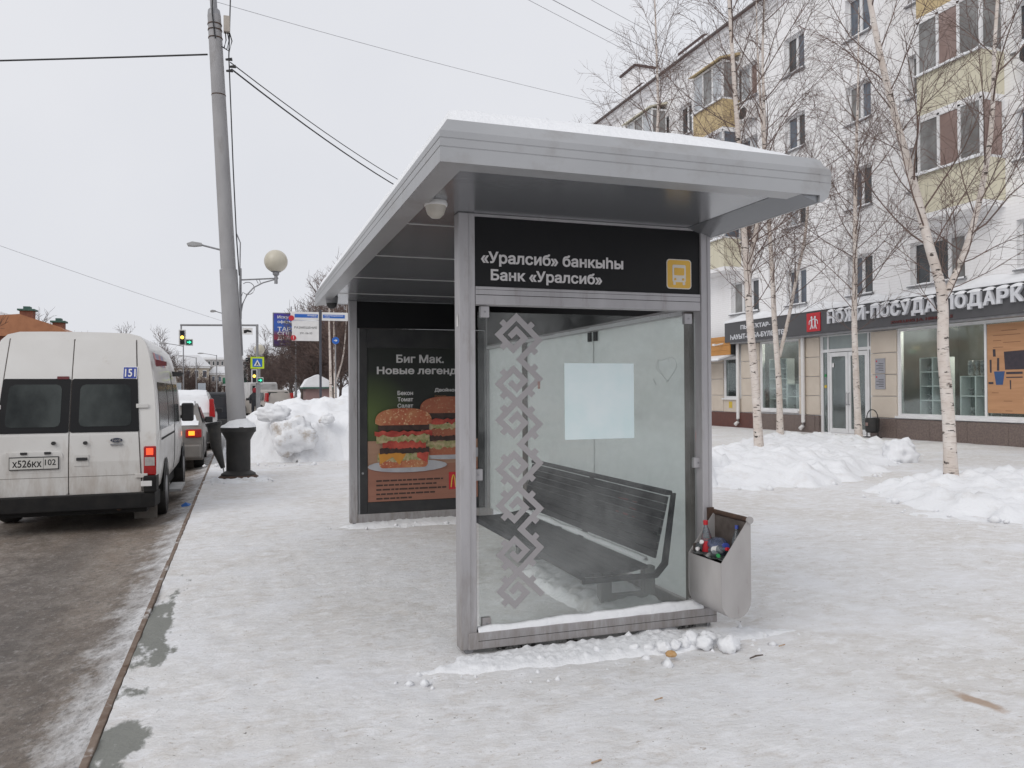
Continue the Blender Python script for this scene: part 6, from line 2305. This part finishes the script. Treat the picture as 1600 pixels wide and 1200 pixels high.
side_patch('side_glass', VANGL, V, 2.9, 3.75, 1.18, 1.82)
side_patch('sliding_door_gap', DARK, V, 2.78, 2.86, .50, 1.95, .004, (1,))
side_patch('door_track', DARK, V, .6, 2.78, 1.06, 1.09, .004, (1,))
side_patch('roof_graphic', M('red_blue_graphic', (0.42, 0.16, 0.17), (0.22, 0.24, 0.34), 2, .5, rng=(.45, .55)), V, .55, 2.2, 2.05, 2.22, .004, (1,))
ARCH = M('wheel_arch_plastic', (0.03, 0.03, 0.032), None, 5, .7)
for y in (1.22, 4.75):
    for s in (-1, 1):
        m = MB()
        k = 12
        for i in range(k + 1):
            a = PI * i / k
            for rr in (.36, .43):
                m.v.append((s * .986, y + rr * math.cos(a), .36 + rr * math.sin(a)))
        for i in range(k):
            f = (2 * i, 2 * i + 1, 2 * i + 3, 2 * i + 2)
            m.f.append(f if s > 0 else f[::-1])
        m.build('wheel_arch', ARCH, V, local=True)
        m = MB()
        m.prism([(y + .36 * math.cos(PI * i / 12), .36 + .36 * math.sin(PI * i / 12)) for i in range(13)], 'x', min(s * .70, s * .9835), max(s * .70, s * .9835))
        m.build('wheel_well', DARK, V, local=True)
        W = MB().lathe([(.20, -.10), (.31, -.11), (.335, -.07), (.335, .07), (.31, .11), (.20, .10)], (s * .885, y, .335), 26, 'x').build('wheel', RUBBER, V, smooth=True, local=True, angle=40)
        MB().lathe([(.0, .085), (.06, .09), (.17, .075), (.205, .101)] if s > 0 else [(.205, -.101), (.17, -.075), (.06, -.09), (.0, -.085)], (s * .885, y, .335), 20, 'x').build('rim', STEEL, W, smooth=True, local=True)
for s in (1, -1):
    mi = MB().box(s * 1.08 - .10, s * 1.08 + .10, 4.30, 4.40, 1.18, 1.50).build('mirror', PLASTIC, V, local=True, bevel=.03)
    MB().tube([(s * .94, 4.45, 1.25), (s * 1.05, 4.36, 1.28)], .03, 6).build('mirror_arm', PLASTIC, mi, local=True)
MB().prism([(.94, 2.02), (1.06, 2.03), (1.06, 2.08), (.93, 2.11)], 'y', .30, .42).build('marker_lamp', MATS['dark_red_lens'], V, local=True)
MB().prism([(.94, 1.94), (1.08, 1.95), (1.10, 2.0), (.93, 2.02)], 'y', 2.90, 3.15).build('door_bracket', PLASTIC, V, local=True)
MB().box(.90, 1.10, 2.3, 3.3, .18, .22).build('side_step', M('alu_step', (0.4, 0.4, 0.4), (.3, .3, .3), 9, .5), V, local=True)

# ================================================================== other vehicles
def car(name, label, cat, loc, rz, kind, paint, snowy=False, lit=False, group=None, glass=VANGL):
    o = thing(name, label, cat, loc, rz, group)
    if kind == 'sedan':
        L, W, prof = 4.4, .86, [(.02, .42), (0, .62), (.04, .88), (.12, .97), (.75, 1.0), (1.35, 1.38), (1.7, 1.43), (2.4, 1.42), (3.2, 1.0), (4.1, .86), (4.35, .70), (4.4, .45)]
        belt = .96
        rg = ((.80, 1.02), (1.33, 1.35))
        sw = [(1.0, .99), (1.45, 1.34), (2.45, 1.35), (3.0, 1.0)]
    elif kind == 'suv':
        L, W, prof = 4.5, .90, [(.02, .48), (0, .70), (.03, .95), (.10, 1.10), (.38, 1.60), (.6, 1.67), (1.8, 1.70), (2.5, 1.64), (3.3, 1.16), (4.2, 1.02), (4.45, .82), (4.5, .50)]
        belt = 1.06
        rg = ((.125, 1.14), (.36, 1.55))
        sw = [(.55, 1.1), (.75, 1.52), (2.45, 1.55), (3.05, 1.14)]
    else:
        L, W, prof = 5.0, .98, [(.02, .5), (0, .9), (.03, 1.4), (.10, 2.15), (.3, 2.25), (3.2, 2.25), (3.9, 1.8), (4.3, 1.25), (4.9, 1.05), (5.0, .6)]
        belt = 1.3
        rg = ((.04, 1.35), (.09, 2.0))
        sw = [(3.0, 1.3), (3.05, 1.9), (3.6, 1.85), (4.1, 1.3)]

    def wx(z):
        return W * (1 - .22 * max(0, (z - belt)) / .6) if kind != 'van' else W * (1 - .06 * max(0, z - 1.2))
    m = MB()
    prof2 = prof + [(L - .02, .24), (.03, .24)]
    npf = len(prof2)
    lat = (-1, -.97, -.6, 0, .6, .97, 1)
    for (y, z) in prof2:
        for u in lat:
            e = .05 if abs(u) == 1 else 0
            zz = z - (e if z > .3 else 0) - (.02 * (1 - abs(u)) if False else 0)
            bow = .05 * (1 - u * u)
            yy_ = y - bow if y < .5 and z < belt + .1 else y
            m.v.append((u * wx(z), yy_, zz))
    nl = len(lat)
    for i in range(npf):
        j = (i + 1) % npf
        for k in range(nl - 1):
            m.f.append((i * nl + k, i * nl + k + 1, j * nl + k + 1, j * nl + k))
    m.f.append(tuple(i * nl for i in range(npf)))
    m.f.append(tuple(i * nl + nl - 1 for i in reversed(range(npf))))
    m.build('body', paint, o, smooth=True, local=True, angle=32)
    (y0, z0), (y1, z1) = rg
    nrm = Vector((0, -(z1 - z0), (y1 - y0))).normalized() * .012
    q = MB()
    q.add([(-wx(z0) * .86, y0 + nrm.y, z0 + nrm.z), (wx(z0) * .86, y0 + nrm.y, z0 + nrm.z), (wx(z1) * .84, y1 + nrm.y, z1 + nrm.z), (-wx(z1) * .84, y1 + nrm.y, z1 + nrm.z)], [(0, 1, 2, 3)])
    q.build('rear_window', SNOW if snowy else glass, o, local=True)
    for s in (-1, 1):
        q = MB()
        q.add([(s * (wx(z) + .008), y, z) for y, z in sw], [(0, 1, 2, 3) if s < 0 else (3, 2, 1, 0)])
        q.build('side_window', glass, o, local=True)
        if kind == 'suv':
            tl = MB().prism([(W * .80 * s, .98), (W * .985 * s, .98), (W * .93 * s, 1.50), (W * .80 * s, 1.50)] if s > 0 else [(W * .985 * s, .98), (W * .80 * s, .98), (W * .80 * s, 1.50), (W * .93 * s, 1.50)], 'y', -.02, .30)
        elif kind == 'sedan':
            tl = MB().box(min(s * .52, s * .84), max(s * .52, s * .84), -.055, .16, .72, .90)
        else:
            tl = MB().box(min(s * .84, s * .975), max(s * .84, s * .975), -.03, .1, .8, 1.2)
        T_ = tl.build('tail_light', REDL, o, local=True, bevel=.02)
        if lit:
            MB().box(min(s * .58, s * .70), max(s * .58, s * .70), -.068, -.0555, .77, .86).build('lit_lens', ORANGEON, T_, local=True)
        for yw in (.82, L - .85):
            r_ = .32 if kind == 'sedan' else .36
            w_ = MB().lathe([(.18, -.10), (r_ - .02, -.105), (r_, -.07), (r_, .07), (r_ - .02, .105), (.18, .10)], (s * (W - .10), yw, r_), 20, 'x').build('wheel', RUBBER, o, smooth=True, local=True, angle=40)
            MB().lathe([(.0, s * .06), (.17, s * .08), (.19, s * .1)][::s], (s * (W - .10), yw, r_), 14, 'x').build('rim', STEEL, w_, local=True)
            MB().prism([(yw + (r_ + .06) * math.cos(PI * i / 10), r_ + (r_ + .06) * math.sin(PI * i / 10)) for i in range(11)], 'x', min(s * (W - .3), s * (W + .004)), max(s * (W - .3), s * (W + .004))).build('wheel_arch', DARK, o, local=True)
        MB().box(s * (W + .08) - .09, s * (W + .08) + .09, L * .60, L * .60 + .08, belt - .02, belt + .13).build('mirror', PLASTIC, o, local=True, bevel=.02)
    bm = MB()
    bm.box(-W * .97, W * .97, -.10, .12, .28, .56 if kind != 'sedan' else .58)
    bm.build('bumper', paint if kind == 'sedan' else PLASTIC, o, local=True, bevel=.04)
    MB().box(-.26, .26, -.125, -.1005 if kind != 'sedan' else -.1005, .62 - .2, .72 - .2).build('number_plate', WHITE, o, local=True)
    if snowy:
        def sheet(nm, pts, zf):
            pass
        s_ = MB()
        rn = random.Random(3)
        ys_ = [y for y, z in prof if z > belt - .05]
        for part in ((prof[3:5] if kind != 'van' else prof[3:5]), [p for p in prof if p[1] > 1.35]):
            ns_ = 8
            base_i = len(s_.v)
            cols_ = 9
            for i in range(ns_ + 1):
                t_ = i / ns_ * (len(part) - 1)
                a_ = min(int(t_), len(part) - 2)
                f_ = t_ - a_
                y = part[a_][0] + (part[a_ + 1][0] - part[a_][0]) * f_
                z = part[a_][1] + (part[a_ + 1][1] - part[a_][1]) * f_
                for k in range(cols_):
                    u = -.9 + 1.8 * k / (cols_ - 1)
                    e = min(1, (1 - abs(u)) / .15, i / 1.0, (ns_ - i) / 1.0)
                    s_.v.append((u * wx(z), y - (.03 if i == 0 else 0), z + .008 + .06 * max(0, e) ** .5 * (1 + .5 * fbm(u * 3, y * 3, 1, 2))))
            for i in range(ns_):
                for k in range(cols_ - 1):
                    a_ = base_i + i * cols_ + k
                    s_.f.append((a_, a_ + 1, a_ + cols_ + 1, a_ + cols_))
        s_.build('snow_cover', SNOW, o, smooth=True, local=True)
    return o


SILVER = M('grey_car_paint', (0.22, 0.205, 0.19), (0.17, 0.16, 0.15), 2, .4, .3, dirt=(0.2, 0.17, 0.14), dscale=3)
DIRTYW = M('dirty_white_paint', (0.50, 0.50, 0.50), (0.40, 0.39, 0.38), 2, .4)
BLACKP = M('black_car_paint', (0.015, 0.017, 0.022), (0.025, 0.026, 0.03), 2, .6, spec=.25)
REDP = M('dark_red_paint', (0.14, 0.02, 0.02), None, 2, .4)
car('sedan_car', 'grey sedan with snowy boot and lit lamp stopped ahead of the minibus', 'car', (-1.62, 18.3, VZ), R(1), 'sedan', SILVER, True, True)
car('suv_car', 'snow-covered white off-roader with tall red tail lamps', 'car', (-1.55, 24.2, VZ), R(1), 'suv', DIRTYW, True)
car('suv_car', 'black off-roader driving away beyond the snowy white one', 'car', (-1.25, 36, VZ), 0, 'suv', BLACKP)
car('parked_car', 'beige car parked behind the snow bank', 'car', (2.3, 50, 0), R(20), 'suv', M('beige_paint', (0.38, 0.35, 0.32), None, 2, .4))
car('parked_car', 'dark car parked behind the snow bank', 'car', (3.4, 54, 0), R(60), 'sedan', BLACKP)
car('parked_van', 'white van parked beyond the traffic light pole', 'van', (1.6, 58, 0), R(12), 'van', DIRTYW)
car('far_car', 'small dark red car far down the road', 'car', (-2.6, 84, VZ), 0, 'suv', REDP)
car('far_car', 'pale car far down the road beside the red one', 'car', (-4.6, 76, VZ), 0, 'sedan', DIRTYW)
car('far_car', 'silver car far along the kerb under the traffic lights', 'car', (-.9, 52, VZ), 0, 'sedan', SILVER)
# walking person far along the pavement
PE = thing('person', 'person in dark clothes and red hood by the traffic light pole', 'person', (.78, 46, 0))
arm_edges = [((0, 0, .95), .15), ((0, 0, 1.2), .16), ((0, 0, 1.42), .13), ((0, 0, 1.53), .06), ((0, 0, 1.66), .10)]
me = bpy.data.meshes.new('body')
pv = [(0, 0, .95), (0, 0, 1.2), (0, 0, 1.42), (0, 0, 1.54), (0, -.01, 1.64), (0, -.01, 1.74), (.2, 0, 1.40), (.25, .02, 1.15), (.24, -.06, .92), (-.2, 0, 1.40), (-.25, .02, 1.15), (-.24, -.05, .92), (.1, 0, .88), (.11, -.08, .48), (.11, .02, .06), (.11, -.14, .03), (-.1, 0, .88), (-.11, .1, .48), (-.11, .22, .08), (-.11, .08, .03)]
pe = [(0, 1), (1, 2), (2, 3), (3, 4), (4, 5), (2, 6), (6, 7), (7, 8), (2, 9), (9, 10), (10, 11), (0, 12), (12, 13), (13, 14), (14, 15), (0, 16), (16, 17), (17, 18), (18, 19)]
pr_ = [.17, .18, .15, .07, .105, .07, .085, .07, .05, .085, .07, .05, .11, .08, .055, .05, .11, .08, .055, .05]
me.from_pydata(pv, pe, [])
po = bpy.data.objects.new('body', me)
col.objects.link(po)
po.parent = PE
me.materials.append(M('dark_coat', (0.015, 0.016, 0.02), (0.03, 0.03, 0.035), 4, .9))
sk = po.modifiers.new('skin', 'SKIN')
for i, r_ in enumerate(pr_):
    me.skin_vertices[0].data[i].radius = (r_, r_)
me.skin_vertices[0].data[0].use_root = True
po.modifiers.new('sub', 'SUBSURF').levels = 1
po.modifiers['sub'].render_levels = 2
MB().lathe([(.02, 1.50), (.13, 1.54), (.135, 1.66), (.10, 1.77), (.01, 1.80)], (0, .02, 0), 14).build('hood', M('red_hood', (0.25, 0.02, 0.03), None, 5, .9), PE, True, True)

# ================================================================== buildings far off
H = thing('brick_house', 'red brick house with orange roof behind the minibus', 'house', (-13.5, 44, 0))
bx('wall', BRICK, H, -18.5, -8.6, 40, 48, 0, 4.05)
MB().prism([(-19, 4.05), (-8.1, 4.05), (-9.4, 5.0), (-18, 5.0)], 'y', 40.4, 47.6).build('roof', M('dark_eave', (0.10, 0.06, 0.05), None, 3, .8), H)
GB = MB().prism([(-10.6, 4.06), (-6.9, 4.06), (-7.6, 4.52), (-9.1, 5.03), (-10.4, 4.9)], 'y', 39.7, 43).build('gable', ORROOF, H)
MB().prism([(-18, 5.001), (-9.4, 5.001), (-10.2, 5.25), (-17.5, 5.25)], 'y', 40.8, 47).build('roof_snow', SNOW, H)
for (x, z, w) in ((-9.0, 4.95, .26), (-7.75, 4.45, .22)):
    ch = bx('chimney', BRICK, H, x - w, x + w, 40.5, 41.0, z - .5, z + .30)
    bx('chimney_cap', GREENM, ch, x - w - .08, x + w + .08, 40.42, 41.08, z + .301, z + .38)
    bx('chimney_cap_top', GREENM, ch, x - w * .5, x + w * .5, 40.55, 40.95, z + .381, z + .50)
for i in range(4):
    y = 41 + i * 1.8
    w = bx('window', FRAMEW, H, -8.599, -8.55, y - .5, y + .5, 1.2, 2.9)
    bx('pane', PANES[0], w, -8.549, -8.54, y - .42, y + .42, 1.28, 2.82)
for i in range(4):
    x = -17 + i * 2.2
    w = bx('window', FRAMEW, H, x - .5, x + .5, 39.95, 39.999, 1.2, 2.9)
    bx('pane', PANES[0], w, x - .42, x + .42, 39.94, 39.949, 1.28, 2.82)
bx('snow_ledge', SNOW, H, -18.6, -8.5, 39.7, 39.94, 3.3, 3.42)


def block(name, label, x0, x1, y0, y1, h, mat, roofh, nx, nz, gable=False, wz0=1.2):
    o = thing(name, label, 'building', ((x0 + x1) / 2, (y0 + y1) / 2, 0))
    bx('wall', mat, o, x0, x1, y0, y1, 0, h)
    if roofh:
        c = (x0 + x1) / 2
        k = (x1 - x0) * .28
        MB().prism([(x0 - .4, h + .001), (x1 + .4, h + .001), (c + k, h + roofh), (c - k, h + roofh)], 'y', y0 - .4, y1).build('snowy_roof', SNOW, o)
    else:
        bx('snowy_roof', SNOW, o, x0 - .2, x1 + .2, y0 - .2, y1, h + .001, h + .35)
    bx('cornice', FRAMEW, o, x0 - .25, x1 + .25, y0 - .25, y0 - .002, h - .35, h - .002)
    dx = (x1 - x0) / nx
    dz = (h - wz0) / nz
    for i in range(nx):
        for j in range(nz):
            cx, cz = x0 + dx * (i + .5), wz0 + dz * (j + .45)
            w = bx('window', FRAMEW, o, cx - dx * .25, cx + dx * .25, y0 - .06, y0 - .003, cz - dz * .28, cz + dz * .28)
            bx('pane', PANES[(i * 3 + j) % 3], w, cx - dx * .2, cx + dx * .2, y0 - .08, y0 - .061, cz - dz * .22, cz + dz * .22)
    return o


block('town_house', 'cream town house with snowy hipped roof at the street end', -12, -5.2, 150, 165, 6.2, CREAMW, 1.9, 5, 2)
block('town_house', 'pale grey town house next to the cream one at the street end', -5.0, -1.8, 151, 168, 5.0, M('pale_render', (0.55, 0.52, 0.48), None, 1, .85), 1.2, 3, 2)
block('tower_block', 'long grey block rising behind the street-end houses', -11, 1.5, 215, 230, 10.2, GREYW, 0, 12, 4)
block('tower_block', 'beige block behind the traffic light pole', 1.8, 9.5, 190, 205, 10.2, CREAMW, 0, 8, 4)
gb = block('shop_pavilion', 'low shop with bright green roof band at the street end', -2.6, 1.0, 140, 150, 3.0, M('brown_render', (0.14, 0.09, 0.08), None, 1, .8), 0, 3, 1)
bx('green_band', M('bright_green', (0.04, 0.20, 0.11), None, 3, .5), gb, -2.7, 1.1, 139.6, 139.74, 3.0, 4.0)
for (x, y) in ((-6.9, 100), (-4.4, 104)):
    o = thing('road_sign', 'small pale road sign far down the street', 'road sign', (x, y, 0), group='far road signs')
    MB().tube([(0, 0, 0), (0, 0, 2.6)], .05, 6).build('post', STEEL, o, local=True)
    MB().box(-.45, .45, -.06, -.03, 1.7, 2.7).build('plate', M('pale_blue_sign', (0.45, 0.5, 0.55), None, 4, .5), o, local=True)
